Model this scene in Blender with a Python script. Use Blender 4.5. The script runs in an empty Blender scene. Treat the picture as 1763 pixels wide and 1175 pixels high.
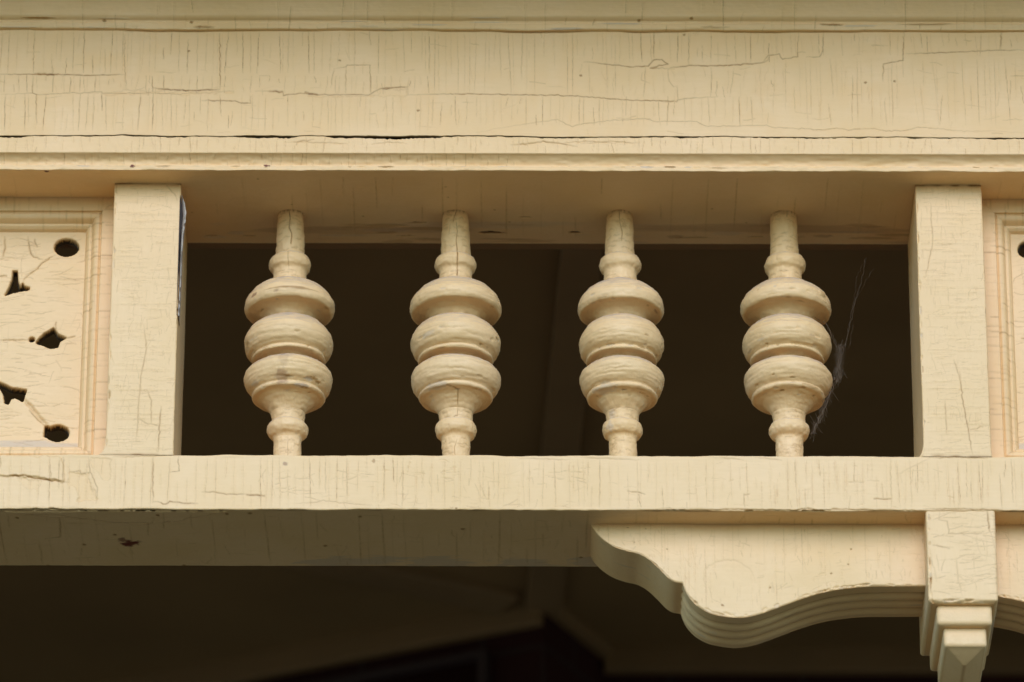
import bpy, math, random
import numpy as np

# ------------------------------------------------------------------ camera, sky, sun, exposure
sc = bpy.context.scene
col = sc.collection
R = math.radians
TH, DIST, FPX = R(27.0), 8.424, 10530.0          # upward pitch, distance to the frieze, focal length in photo pixels
CX, CY = 881.5, 587.5
ROLL = R(0.12)
EYE = 1.6
Z0 = EYE + DIST * math.sin(TH)                 # height of the frieze where the optical axis meets it
CAM = np.array([0.0, -DIST * math.cos(TH), EYE])
_r = np.array([1.0, 0, 0]); _f = np.array([0, math.cos(TH), math.sin(TH)]); _u = np.array([0, -math.sin(TH), math.cos(TH)])
RT = math.cos(ROLL) * _r + math.sin(ROLL) * _u
UP = -math.sin(ROLL) * _r + math.cos(ROLL) * _u

cam = bpy.data.cameras.new('camera')
cam.sensor_width = 36.0
cam.lens = 36.0 * FPX / 1763.0
cam.clip_start, cam.clip_end = 0.1, 2000.0
cam.dof.use_dof = True
cam.dof.focus_distance = DIST + 0.02
cam.dof.aperture_fstop = 3.4
camo = bpy.data.objects.new('camera', cam)
col.objects.link(camo)
import mathutils
M = mathutils.Matrix(((RT[0], UP[0], -_f[0], CAM[0]), (RT[1], UP[1], -_f[1], CAM[1]), (RT[2], UP[2], -_f[2], CAM[2]), (0, 0, 0, 1)))
camo.matrix_world = M
sc.camera = camo

SUN_EL = R(27.0)                                # veiled sun in front of the house: soft, wide light under the eaves
world = bpy.data.worlds.new("World"); sc.world = world
world.use_nodes = True
wn = world.node_tree.nodes; wl = world.node_tree.links
bg = wn['Background']
sky = wn.new('ShaderNodeTexSky'); sky.sky_type = 'NISHITA'
sky.sun_disc = False
sky.sun_elevation = SUN_EL
sky.sun_rotation = R(180.0)
sky.air_density = 1.5; sky.dust_density = 0.0; sky.ozone_density = 9.0
wl.new(sky.outputs[0], bg.inputs[0])
bg.inputs[1].default_value = 0.15
sun = bpy.data.lights.new('sun', 'SUN'); sun.energy = 0.70; sun.angle = R(38.0); sun.color = (1.0, 0.885, 0.88)
suno = bpy.data.objects.new('sun', sun); col.objects.link(suno)
suno.rotation_euler = (R(90.0) - SUN_EL, 0, 0)     # shines toward +Y and down
sc.view_settings.view_transform = 'Standard'
sc.view_settings.look = 'None'
sc.view_settings.exposure = 1.42
sc.view_settings.gamma = 1.0
sc.view_settings.use_curve_mapping = False
sc.cycles.max_bounces = 10
sc.cycles.diffuse_bounces = 6
sc.cycles.use_denoising = True

# ------------------------------------------------------------------ survey helpers (photo pixel -> point on a real plane)
def ray(px, py):
    return _f * FPX + RT * (px - CX) - UP * (py - CY)
def at(px, py, Y):                              # point of the plane Y = const
    d = ray(px, py); t = (Y - CAM[1]) / d[1]; p = CAM + d * t
    return p[0], p[2]
def onz(px, py, Z):                             # point of the plane Z = const
    d = ray(px, py); t = (Z - CAM[2]) / d[2]; p = CAM + d * t
    return p[0], p[1]
def zat(py, Y, px=880): return at(px, py, Y)[1]

# ------------------------------------------------------------------ noise and paint-surface fields
def vnoise(U, V, su, sv, seed):
    rng = np.random.RandomState(seed)
    lat = rng.rand(257, 257).astype(np.float32)
    a = np.asarray(U) / su + 1000.0; b = np.asarray(V) / sv + 1000.0
    ia = np.floor(a).astype(int); ib = np.floor(b).astype(int)
    fa = (a - ia); fb = (b - ib)
    fa = fa * fa * (3 - 2 * fa); fb = fb * fb * (3 - 2 * fb)
    i0 = ia % 256; i1 = (ia + 1) % 256; j0 = ib % 256; j1 = (ib + 1) % 256
    return ((lat[i0, j0] * (1 - fa) + lat[i1, j0] * fa) * (1 - fb) + (lat[i0, j1] * (1 - fa) + lat[i1, j1] * fa) * fb) - 0.5

class Field:
    """height (m) and wear and painted-shade masks of one painted surface, on a grid u x v"""
    def __init__(s, u, v, seed=1):
        s.u = np.asarray(u, float); s.v = np.asarray(v, float)
        n = (len(u), len(v))
        s.H = np.zeros(n); s.K = np.zeros(n); s.T = np.zeros(n); s.W = np.zeros(n); s.Y = np.zeros(n)
        s.rng = random.Random(seed); s.seed = seed
    def grids(s): return np.meshgrid(s.u, s.v, indexing='ij')
    def rough(s, wave=.0004, brush=.00005, lump=.00012, along='u', plank=.0):
        U, V = s.grids()
        a, b = (1.0, .08) if along == 'u' else (.08, 1.0)
        s.H += wave * vnoise(U, V, .09, .05, s.seed + 1)
        if plank: s.H += plank * vnoise(U + .004 * vnoise(U, V, .03, .03, s.seed + 8), V, .010, .055, s.seed + 7)
        s.H += lump * vnoise(U, V, .014, .012, s.seed + 2)
        s.H += lump * .6 * vnoise(U, V, .005, .005, s.seed + 3)
        s.H += brush * vnoise(U, V, .05 * a, .05 * b, s.seed + 4)
        s.H += brush * vnoise(U, V, .03 * a, .02 * b, s.seed + 5)
    def win(s, x0, x1, y0, y1):
        i0, i1 = np.searchsorted(s.u, [x0, x1]); j0, j1 = np.searchsorted(s.v, [y0, y1])
        return i0, i1, j0, j1
    def line(s, pts, w=.0006, depth=.0003, k=.7, curl=0.0, jit=.0004, taper=0.25, step=.004):
        rng = s.rng
        P = [np.array(pts[0], float)]
        for a, b in zip(pts[:-1], pts[1:]):
            a = np.array(a, float); b = np.array(b, float)
            n = max(1, int(np.linalg.norm(b - a) / step))
            for i in range(1, n + 1):
                q = a + (b - a) * i / n
                if jit: q = q + np.array([rng.gauss(0, jit), rng.gauss(0, jit)])
                P.append(q)
        n = len(P) - 1
        for i in range(n):
            a, b = P[i], P[i + 1]
            f = 1.0
            if taper:
                t = (i + .5) / n
                f = min(1.0, t / taper + .25, (1 - t) / taper + .25)
            f *= rng.uniform(.65, 1.0)
            m = max(4 * w, .0035 if curl else 0)
            i0, i1, j0, j1 = s.win(min(a[0], b[0]) - m, max(a[0], b[0]) + m, min(a[1], b[1]) - m, max(a[1], b[1]) + m)
            if i1 <= i0 or j1 <= j0: continue
            U = s.u[i0:i1, None]; V = s.v[None, j0:j1]
            d = b - a; L = max(d @ d, 1e-12)
            t = np.clip(((U - a[0]) * d[0] + (V - a[1]) * d[1]) / L, 0, 1)
            r = np.sqrt((U - a[0] - t * d[0]) ** 2 + (V - a[1] - t * d[1]) ** 2)
            g = np.exp(-(r / w) ** 2) * f
            s.K[i0:i1, j0:j1] = np.maximum(s.K[i0:i1, j0:j1], k * g)
            h = -depth * g
            s.H[i0:i1, j0:j1] = np.minimum(s.H[i0:i1, j0:j1], s.H[i0:i1, j0:j1] * (1 - g) + h)
            if curl:
                c = curl * f * np.exp(-(r / .0015) ** 2) * (1 - g) * .55
                s.H[i0:i1, j0:j1] += c
    def across(s, u0, u1, lo, hi, gap, w=.00048, k=.50, depth=.0005, full=.45, swap=False, lean=.0012, curl=.0010):
        """short cracks across the band between lo(u) and hi(u), irregularly spaced along u"""
        rng = s.rng; u = u0
        while u < u1:
            u += gap * rng.uniform(.45, 1.45)
            a, b = lo(u), hi(u); p = rng.random()
            if p < full: t0, t1 = 0, 1
            elif p < full + (1 - full) * .42: t0, t1 = 0, rng.uniform(.3, .9)
            elif p < full + (1 - full) * .74: t0, t1 = rng.uniform(.1, .7), 1
            else: t0 = rng.uniform(0, .6); t1 = t0 + rng.uniform(.2, .4)
            kk = k * rng.choice([.25, .35, .5, .75, 1.2]); ww = w * rng.uniform(.75, 1.2)
            pts = []; x = u; sl = rng.gauss(0, lean)
            n = 4
            for i in range(n + 1):
                t = t0 + (t1 - t0) * i / n
                q = (x, a + (b - a) * t)
                pts.append(q if not swap else (q[1], q[0]))
                x += sl / n + rng.gauss(0, lean * .35)
            s.line(pts, ww, depth, kk, curl=curl, jit=.00022)
    def mapcrack(s, u0, u1, v0, v1, n, L=.02, k=.35, w=.0005, hor=.7):
        rng = s.rng
        for _ in range(n):
            a = np.array([rng.uniform(u0, u1), rng.uniform(v0, v1)])
            th = rng.gauss(0, .07) + (0 if rng.random() < hor else math.pi / 2)
            l = L * rng.uniform(.3, 1.3)
            pts = [a]
            for i in range(3):
                th += rng.gauss(0, .14)
                pts.append(pts[-1] + l / 3 * np.array([math.cos(th), math.sin(th)]))
            pts = [(min(max(p[0], u0), u1), min(max(p[1], v0), v1)) for p in pts]
            s.line(pts, w * rng.uniform(.7, 1.2), .0002, k * rng.choice([.3, .5, .7, 1.0]), jit=.0003, curl=.0001)
    def blob(s, u, v, ru, rv, which='K', k=1.0, depth=0.0, ragged=.5):
        m = 1.9
        i0, i1, j0, j1 = s.win(u - m * ru, u + m * ru, v - m * rv, v + m * rv)
        if i1 <= i0 or j1 <= j0: return
        U, V = np.meshgrid(s.u[i0:i1], s.v[j0:j1], indexing='ij')
        d = np.sqrt(((U - u) / ru) ** 2 + ((V - v) / rv) ** 2)
        d = d + ragged * (vnoise(U, V, ru * .5, rv * .5, int(abs(u * 9173) + abs(v * 7717))) + .6 * vnoise(U, V, ru * .2, rv * .2, int(abs(u * 3173) + 5)))
        g = np.clip((1.05 - d) / .35, 0, 1)
        A = getattr(s, which); A[i0:i1, j0:j1] = np.maximum(A[i0:i1, j0:j1], k * g)
        s.H[i0:i1, j0:j1] -= depth * g
    def sdf(s, poly, m=.02):
        P = np.array(poly, float)
        i0, i1, j0, j1 = s.win(P[:, 0].min() - m, P[:, 0].max() + m, P[:, 1].min() - m, P[:, 1].max() + m)
        U, V = np.meshgrid(s.u[i0:i1], s.v[j0:j1], indexing='ij')
        best = np.full(U.shape, 1e9); ins = np.zeros(U.shape, bool)
        for a, b in zip(P, np.roll(P, -1, 0)):
            d = b - a; L = max(d @ d, 1e-12)
            t = np.clip(((U - a[0]) * d[0] + (V - a[1]) * d[1]) / L, 0, 1)
            best = np.minimum(best, np.hypot(U - a[0] - t * d[0], V - a[1] - t * d[1]))
            c = ((a[1] > V) != (b[1] > V)) & (U < (b[0] - a[0]) * (V - a[1]) / (b[1] - a[1] + 1e-15) + a[0])
            ins ^= c
        return (slice(i0, i1), slice(j0, j1)), np.where(ins, -best, best), U, V
    def patch(s, poly, dh, soft=.0008, ragged=.0030, tone=0.0):
        """a lost (dh<0) or lifted (dh>0) patch of paint with a step at its edge"""
        w, d, U, V = s.sdf(poly)
        d = d + ragged * (1.6 * vnoise(U, V, .009, .009, 77) + .9 * vnoise(U, V, .003, .003, 78))
        g = np.clip(.5 - d / (2 * soft), 0, 1)
        s.H[w] += dh * g
        if tone: s.Y[w] = np.maximum(s.Y[w], tone * g)
        e = np.exp(-(d / .0008) ** 2)
        s.K[w] = np.maximum(s.K[w], .14 * e)

def prof(pts, rad=None, step=.001, n_arc=6):
    """rounded profile: points, corner radii, sample step per segment -> a, b, s, na, nb"""
    pts = [np.array(p, float) for p in pts]; n = len(pts)
    rad = rad or [0] * n
    steps = step if isinstance(step, (list, tuple)) else [step] * (n - 1)
    out = [pts[0]]
    for i in range(1, n):
        a, b = pts[i - 1], pts[i]
        end = b; arc = []
        if i < n - 1 and rad[i] > 0:
            c = pts[i + 1]
            d0 = (a - b) / np.linalg.norm(a - b); d1 = (c - b) / np.linalg.norm(c - b)
            r = min(rad[i], .45 * np.linalg.norm(a - b), .45 * np.linalg.norm(c - b))
            p0 = b + d0 * r; p1 = b + d1 * r
            arc = [p0 * (1 - t) ** 2 + 2 * b * t * (1 - t) + p1 * t * t for t in np.linspace(0, 1, n_arc + 1)[1:]]
            end = p0
        a0 = out[-1]; L = np.linalg.norm(end - a0); k = max(1, int(round(L / steps[i - 1])))
        for j in range(1, k + 1): out.append(a0 + (end - a0) * j / k)
        out += arc
    P = np.array(out)
    s = np.concatenate([[0], np.cumsum(np.linalg.norm(np.diff(P, axis=0), axis=1))])
    keep = np.concatenate([[True], np.diff(s) > 1e-7]); P = P[keep]; s = s[keep]
    T = np.gradient(P, axis=0); T /= np.linalg.norm(T, axis=1)[:, None] + 1e-12
    return P[:, 0], P[:, 1], s, T[:, 1], -T[:, 0]

# ------------------------------------------------------------------ object helpers
def tag(o, label=None, cat=None, group=None, kind=None):
    if label: o['label'] = label
    if cat: o['category'] = cat
    if group: o['group'] = group
    if kind: o['kind'] = kind
    return o
def empty(name, loc=(0, 0, 0)):
    o = bpy.data.objects.new(name, None); col.objects.link(o); o.location = loc; o.empty_display_size = .05
    return o
def put(name, me, mat, parent=None):
    o = bpy.data.objects.new(name, me); col.objects.link(o)
    if mat: me.materials.append(mat)
    if parent:
        o.parent = parent
        bpy.context.view_layer.update()
        o.matrix_parent_inverse = parent.matrix_world.inverted()
    return o
def mesh_np(name, V, Fq, attrs=None, smooth=True):
    me = bpy.data.meshes.new(name)
    V = np.ascontiguousarray(V, np.float32); Fq = np.ascontiguousarray(Fq, np.int32)
    k = Fq.shape[1]
    me.vertices.add(len(V)); me.vertices.foreach_set('co', V.ravel())
    me.loops.add(Fq.size); me.loops.foreach_set('vertex_index', Fq.ravel())
    me.polygons.add(len(Fq))
    me.polygons.foreach_set('loop_start', np.arange(0, Fq.size, k, dtype=np.int32))
    me.polygons.foreach_set('loop_total', np.full(len(Fq), k, np.int32))
    me.polygons.foreach_set('use_smooth', np.full(len(Fq), smooth))
    for n_, a in (attrs or {}).items():
        at_ = me.attributes.new(n_, 'FLOAT', 'POINT'); at_.data.foreach_set('value', np.ascontiguousarray(a, np.float32).ravel())
    me.update(calc_edges=True); me.validate()
    return me
def grid_faces(nu, nv, wrap_u=False, wrap_v=False, flip=False):
    iu = np.arange(nu if wrap_u else nu - 1); iv = np.arange(nv if wrap_v else nv - 1)
    I, J = np.meshgrid(iu, iv, indexing='ij')
    I2 = (I + 1) % nu; J2 = (J + 1) % nv
    q = np.stack([I * nv + J, I2 * nv + J, I2 * nv + J2, I * nv + J2], -1).reshape(-1, 4)
    return q[:, ::-1] if flip else q
def grid_obj(name, P, fld, mat, parent=None, wrap_u=False, flip=False, drop=None):
    nu, nv = P.shape[:2]
    q = grid_faces(nu, nv, wrap_u, False, flip)
    if drop is not None:
        q = q[~drop.ravel()[q].all(1)]
    at_ = {} if fld is None else {'gap': fld.K, 'stain': fld.T, 'bare': fld.W, 'old': fld.Y}
    return put(name, mesh_np(name, P.reshape(-1, 3), q, at_), mat, parent)
def box_arrays(x0, x1, y0, y1, z0, z1):
    V = [(x, y, z) for x in (x0, x1) for y in (y0, y1) for z in (z0, z1)]
    Fq = [(0, 1, 3, 2), (4, 6, 7, 5), (0, 4, 5, 1), (2, 3, 7, 6), (0, 2, 6, 4), (1, 5, 7, 3)]
    return V, Fq
def poly_obj(name, V, Fs, mat, parent=None, bevel=0.0, smooth=False):
    me = bpy.data.meshes.new(name); me.from_pydata([tuple(v) for v in V], [], Fs); me.update()
    if bevel:
        import bmesh
        bm = bmesh.new(); bm.from_mesh(me)
        bmesh.ops.recalc_face_normals(bm, faces=bm.faces)
        bmesh.ops.bevel(bm, geom=bm.edges[:], offset=bevel, segments=3, profile=.6, affect='EDGES', clamp_overlap=True)
        bm.to_mesh(me); bm.free()
        for p in me.polygons: p.use_smooth = True
    return put(name, me, mat, parent)
def box(name, x0, x1, y0, y1, z0, z1, mat, parent=None, bevel=0.0):
    V, Fs = box_arrays(x0, x1, y0, y1, z0, z1)
    return poly_obj(name, V, Fs, mat, parent, bevel)
def fine_x(a, b, lo, hi, step=.001, coarse=.08):
    L = np.linspace(lo, a, max(2, int((a - lo) / coarse) + 1))[:-1]
    C = np.linspace(a, b, int(round((b - a) / step)) + 1)
    H = np.linspace(b, hi, max(2, int((hi - b) / coarse) + 1))[1:]
    return np.concatenate([L, C, H])
def extrude_x(xs, pr, fld):
    A, B, s, na, nb = pr
    P = np.empty((len(xs), len(A), 3))
    P[..., 0] = xs[:, None]
    P[..., 1] = A[None] + fld.H * na[None]
    P[..., 2] = B[None] + fld.H * nb[None]
    return P

# ------------------------------------------------------------------ materials
def nodes_of(name):
    m = bpy.data.materials.new(name); m.use_nodes = True
    nt = m.node_tree; return m, nt, nt.nodes, nt.links, nt.nodes['Principled BSDF']
PAINT = (0.81, 0.52, 0.242)
def paint_mat(name, base=PAINT, grain='X', rough=.5, dust=0.0, bump=.25):
    m, nt, N, L, p = nodes_of(name)
    tc = N.new('ShaderNodeTexCoord')
    def mapping(scale):
        mp = N.new('ShaderNodeMapping'); mp.inputs['Scale'].default_value = scale
        L.new(tc.outputs['Object'], mp.inputs['Vector']); return mp
    def noise(scale, mp, detail=4, r=.55):
        n = N.new('ShaderNodeTexNoise'); n.inputs['Scale'].default_value = scale
        n.inputs['Detail'].default_value = detail; n.inputs['Roughness'].default_value = r
        L.new(mp.outputs[0], n.inputs['Vector']); return n
    def mix(fac, a, b, blend='MIX'):
        x = N.new('ShaderNodeMix'); x.data_type = 'RGBA'; x.blend_type = blend
        for sock, val in ((x.inputs[0], fac), (x.inputs[6], a), (x.inputs[7], b)):
            if hasattr(val, 'is_output') or isinstance(val, bpy.types.NodeSocket): L.new(val, sock)
            elif isinstance(val, (int, float)): sock.default_value = val
            else: sock.default_value = (*val, 1)
        return x.outputs[2]
    def ramp(val, a, b, lo=0.0, hi=1.0):
        r = N.new('ShaderNodeMapRange'); L.new(val, r.inputs[0])
        r.inputs[1].default_value = a; r.inputs[2].default_value = b; r.inputs[3].default_value = lo; r.inputs[4].default_value = hi
        return r.outputs[0]
    def attr(n_):
        a = N.new('ShaderNodeAttribute'); a.attribute_name = n_; return a.outputs['Fac']
    g = {'X': (1, 9, 9), 'Z': (9, 9, 1), 'N': (3, 3, 3)}[grain]
    m1, mg = mapping((1, 1, 1)), mapping(g)
    nb = noise(7.0, m1, 5, .6); ng = noise(28.0, mg, 4, .6); nf = noise(320.0, m1, 3, .6)
    c = mix(ramp(nb.outputs[0], .35, .7), base, tuple(x * y for x, y in zip(base, (.93, .905, .80))))
    c = mix(ramp(ng.outputs[0], .4, .75, 0, .5), c, tuple(x * y for x, y in zip(base, (.93, .91, .84))))
    c = mix(ramp(nf.outputs[0], .62, .78, 0, .22), c, tuple(x * y for x, y in zip(base, (.7, .66, .6))))
    c = mix(attr('old'), c, tuple(x * y for x, y in zip(base, (.96, .91, .80))))
    c = mix(attr('bare'), c, (.52, .38, .24))
    c = mix(attr('stain'), c, (.15, .032, .012))
    c = mix(ramp(attr('gap'), .0, .7), c, tuple(x * y for x, y in zip(base, (.46, .36, .20))))
    c = mix(ramp(attr('gap'), .7, 1.02), c, (.022, .012, .006))
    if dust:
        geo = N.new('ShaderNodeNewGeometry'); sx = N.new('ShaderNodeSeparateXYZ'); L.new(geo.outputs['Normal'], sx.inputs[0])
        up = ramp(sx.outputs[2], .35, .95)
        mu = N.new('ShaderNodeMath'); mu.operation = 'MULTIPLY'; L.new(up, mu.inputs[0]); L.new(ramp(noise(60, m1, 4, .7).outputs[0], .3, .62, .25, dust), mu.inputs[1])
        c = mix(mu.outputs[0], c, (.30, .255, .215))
    L.new(c, p.inputs['Base Color'])
    L.new(ramp(nf.outputs[0], .2, .8, rough - .08, rough + .12), p.inputs['Roughness'])
    p.inputs['Specular IOR Level'].default_value = .35
    bp = N.new('ShaderNodeBump'); bp.inputs['Strength'].default_value = bump; bp.inputs['Distance'].default_value = .0012
    ad = N.new('ShaderNodeMath'); ad.operation = 'ADD'
    L.new(ng.outputs[0], ad.inputs[0]); L.new(ramp(nf.outputs[0], 0, 1, 0, .25), ad.inputs[1])
    L.new(ad.outputs[0], bp.inputs['Height']); L.new(bp.outputs[0], p.inputs['Normal'])
    return m
def flat_mat(name, base, rough=.7, scale=6.0, var=.25, spec=.2, stretch=(1, 1, 1)):
    m, nt, N, L, p = nodes_of(name)
    tc = N.new('ShaderNodeTexCoord'); mp = N.new('ShaderNodeMapping'); mp.inputs['Scale'].default_value = stretch
    n = N.new('ShaderNodeTexNoise'); n.inputs['Scale'].default_value = scale; n.inputs['Detail'].default_value = 6
    L.new(tc.outputs['Object'], mp.inputs[0]); L.new(mp.outputs[0], n.inputs['Vector'])
    x = N.new('ShaderNodeMix'); x.data_type = 'RGBA'
    L.new(n.outputs[0], x.inputs[0]); x.inputs[6].default_value = (*[c * (1 - var) for c in base], 1); x.inputs[7].default_value = (*[c * (1 + var) for c in base], 1)
    L.new(x.outputs[2], p.inputs['Base Color']); p.inputs['Roughness'].default_value = rough; p.inputs['Specular IOR Level'].default_value = spec
    return m
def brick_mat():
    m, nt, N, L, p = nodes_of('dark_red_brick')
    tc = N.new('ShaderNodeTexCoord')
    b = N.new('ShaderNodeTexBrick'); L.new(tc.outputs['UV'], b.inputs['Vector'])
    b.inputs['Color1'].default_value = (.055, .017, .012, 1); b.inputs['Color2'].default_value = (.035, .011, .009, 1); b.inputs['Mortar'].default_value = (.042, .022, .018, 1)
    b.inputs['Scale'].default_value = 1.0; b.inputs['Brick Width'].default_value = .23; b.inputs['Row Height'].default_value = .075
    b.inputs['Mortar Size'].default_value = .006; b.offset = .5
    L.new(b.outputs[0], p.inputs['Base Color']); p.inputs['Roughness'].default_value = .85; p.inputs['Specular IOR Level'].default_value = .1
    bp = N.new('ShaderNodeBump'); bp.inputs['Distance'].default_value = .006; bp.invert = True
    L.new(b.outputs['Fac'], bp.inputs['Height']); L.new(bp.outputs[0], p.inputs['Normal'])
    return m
CREAM_X = paint_mat('cream_paint_along', grain='X')
CREAM_Z = paint_mat('cream_paint_upright', grain='Z')
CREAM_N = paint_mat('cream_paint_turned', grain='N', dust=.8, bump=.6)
CEIL = flat_mat('brown_ceiling_paint', (.225, .125, .048), .6, 3.0, .25)
BATTEN = flat_mat('brown_trim_paint', (.228, .128, .054), .55, 5.0, .2)
BRICK = brick_mat()
GRASS = flat_mat('lawn', (.27, .20, .095), .9, 2.0, .35)
STRAW = flat_mat('added_slope_straw', (.22, .17, .08), .9, .2, .3)  # only for the unseen slope behind the camera
DECK = flat_mat('grey_deck_boards', (.10, .085, .07), .7, 8.0, .25, stretch=(1, 12, 1))
ROOF = flat_mat('grey_roof_shingle', (.08, .075, .07), .85, 20.0, .3)
WEB = flat_mat('dusty_web', (.17, .12, .075), .95, 60.0, .3)
GLASS, _, _, _, _gp = nodes_of('dark_window_glass')
_gp.inputs['Base Color'].default_value = (.022, .008, .006, 1); _gp.inputs['Roughness'].default_value = .6; _gp.inputs['Specular IOR Level'].default_value = .0
SASH = flat_mat('grey_sash_paint', (.05, .03, .026), .7, 10.0, .15)

# ------------------------------------------------------------------ measured levels
ZS = zat(318, 0)                   # upper soffit
ZRT, ZRB = zat(784, 0), zat(878, 0)    # bottom rail
D = onz(880, 976, ZRB)[1]          # depth of the bottom rail
DS = onz(880, 422, ZS)[1]          # back edge of the upper soffit
YF = onz(880, 294, ZS)[1]          # lower fillet of the fascia moulding
YS_ = YF - .008                    # face of the fascia strip
YW = YS_ + .0035                   # face of the wide fascia board
YSP = onz(785, 373, ZS)[1]         # spindle axis
ZCEIL = ZS + .26
XF, XL = .76, 2.5
print('levels', dict(ZS=ZS, ZRT=ZRT, ZRB=ZRB, D=D, DS=DS, YF=YF, YSP=YSP))

# ------------------------------------------------------------------ ground, deck
def terrain(name, prof_y, mat):
    gv, gf = [], []
    for i, (y, z) in enumerate(prof_y):
        for j in range(13): gv.append((-300 + 50 * j, y, z))
        if i: gf += [(13 * i + j, 13 * i + j + 1, 13 * (i - 1) + j + 1, 13 * (i - 1) + j) for j in range(12)]
    me = bpy.data.meshes.new(name); me.from_pydata(gv, [], gf)
    tag(put(name, me, mat), kind='structure')
terrain('ground', [(300, 0), (30, 0), (-1, 0), (-9, 0), (-12, 0)], GRASS)
terrain('added_slope', [(-12, 0), (-40, 0), (-80, .5), (-150, 3), (-300, 8)], STRAW)  # unseen slope behind the camera, added to bounce warm light, kept low
tag(box('porch_floor', -4, 4, -.1, 6, .004, 1.1, DECK), kind='structure')

# ------------------------------------------------------------------ upper beam: fascia board, moulded strip, soffit board
beam = tag(empty('frieze_beam', (0, YW, ZS)), 'broad cream beam of cracked paint running across above the spindles', 'beam')
xs = fine_x(-XF, XF, -XL, XL)
zt, zb = zat(49, YW), zat(235, YW)
pr = prof([(YW + .03, zt + .004), (YW, zt + .004), (YW, zb), (YW + .03, zb)], [0, .001, .0012, 0], [.01, .001, .004])
F = Field(xs, pr[2], 11); F.rough(wave=.0009, brush=.00007, plank=.0007)
s0 = .03 + (zt + .004) - zt * 0 - (zt + .004)      # arc length where the front face starts
def wv(px, py):
    X, Z = at(px, py, YW); return (X, .03 + (zt + .004 - Z))
def wl_(pts, **k): F.line([wv(*p) for p in pts], **k)
# long breaks along the grain, as they run on this board
B1 = [(0, 128), (60, 128), (100, 128), (150, 130), (215, 128), (217, 152), (260, 154), (320, 156), (378, 154)]
wl_(B1[:5], w=.0008, depth=.0006, k=.9, curl=.0006); wl_([(60, 127), (98, 128)], w=.0014, k=1, depth=.001)
wl_([(215, 60), (214, 100), (217, 153)], w=.0006, k=.6)
wl_([(262, 132), (263, 157)], k=.8); wl_([(262, 152), (310, 155), (335, 156), (378, 154)], w=.0010, depth=.0006, k=1, curl=.0006)
wl_([(378, 57), (379, 110), (379, 155)], w=.0007, k=.8)
wl_([(0, 163), (57, 160), (63, 163), (175, 158), (176, 161), (262, 160), (300, 162), (400, 157)], w=.0006, k=.55, depth=.0004, curl=.0005)
wl_([(57, 130), (56, 160), (62, 163), (63, 215)], w=.0007, k=.65)
wl_([(175, 160), (176, 190)], k=.8); wl_([(263, 158), (264, 212)], k=.6)
wl_([(348, 173), (385, 173), (405, 174), (415, 178), (431, 178), (432, 166)], w=.0009, k=.85, depth=.0006, curl=.0005)
wl_([(440, 157), (462, 156), (487, 158), (488, 164), (524, 160), (526, 158), (545, 163), (580, 163), (635, 163), (655, 152), (702, 149), (703, 163)], w=.0008, k=.75, depth=.0006, curl=.0006)
wl_([(464, 157), (486, 158)], w=.0015, k=.95); wl_([(526, 160), (545, 162)], w=.0015, k=1)
wl_([(654, 153), (702, 149)], w=.0010, k=.9)
wl_([(702, 163), (760, 162), (830, 162), (960, 164), (1000, 166), (1080, 172), (1165, 175), (1166, 172), (1200, 168), (1236, 167)], w=.0008, k=.85, depth=.0006, curl=.0006)
wl_([(575, 118), (596, 116), (597, 112), (637, 112), (638, 160)], w=.0006, k=.7); wl_([(596, 116), (595, 160)], k=.5); wl_([(575, 118), (570, 150)], k=.4)
wl_([(1005, 107), (1020, 107), (1045, 111), (1090, 115), (1116, 114), (1125, 103), (1140, 102), (1150, 110), (1120, 117), (1160, 118)], w=.0009, k=.8, depth=.0006, curl=.0005)
wl_([(1126, 56), (1125, 98)], w=.0008, k=.7); wl_([(1150, 120), (1152, 140), (1160, 150), (1167, 148)], k=.5); wl_([(1106, 125), (1104, 138), (1118, 143)], k=.4)
wl_([(1150, 120), (1160, 115), (1186, 113), (1240, 113), (1310, 109), (1322, 104), (1326, 95)], w=.0010, k=.85, depth=.0006, curl=.0006)
wl_([(1166, 150), (1167, 174)], k=.5); wl_([(1186, 58), (1186, 112)], k=.6)
wl_([(1313, 107), (1322, 96), (1342, 93), (1347, 102), (1372, 98), (1374, 90), (1386, 90)], w=.0008, k=.7, curl=.0004)
wl_([(1388, 98), (1410, 98), (1416, 90), (1418, 56)], w=.0007, k=.65); wl_([(1372, 100), (1375, 56)], k=.5)
wl_([(1520, 140), (1521, 110), (1545, 106), (1555, 104), (1556, 56)], w=.0008, k=.75, curl=.0004)
wl_([(1560, 92), (1590, 92), (1640, 90), (1700, 87), (1763, 86)], w=.0008, k=.75, depth=.0005, curl=.0005)
wl_([(1724, 57), (1722, 85)], w=.0011, k=.6); wl_([(1740, 131), (1763, 130)], k=.5)
wl_([(1600, 165), (1585, 200), (1575, 225)], k=.0, depth=.0002)
wl_([(820, 228), (840, 225), (850, 222), (875, 218), (905, 213), (960, 206), (985, 218), (1000, 214), (1050, 208), (1110, 204), (1125, 209), (1200, 209), (1215, 217), (1320, 216), (1330, 219), (1420, 224), (1440, 221), (1460, 224), (1500, 221), (1525, 226), (1560, 225), (1580, 219), (1620, 222), (1660, 226), (1700, 225), (1763, 228)], w=.0006, k=.5, depth=.0005, curl=.0006)
ln = lambda py: (lambda u: .03 + (zt + .004) - (Z_at_x(u, py)))
def Z_at_x(u, py): return zat(py, YW) - math.tan(ROLL) * 0
F.across(-XF, -.12, ln(54), ln(127), .0100, k=0.65, full=.64)
F.across(-XF, -.12, ln(132), ln(160), .0100, k=0.57, full=.64)
F.across(-XF, -.12, ln(164), ln(226), .0095, k=0.62, full=.64)
F.across(-.12, .14, ln(55), ln(162), .0095, k=0.65, full=.64)
F.across(-.12, .35, ln(166), ln(215), .0100, k=0.57, full=.64)
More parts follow.
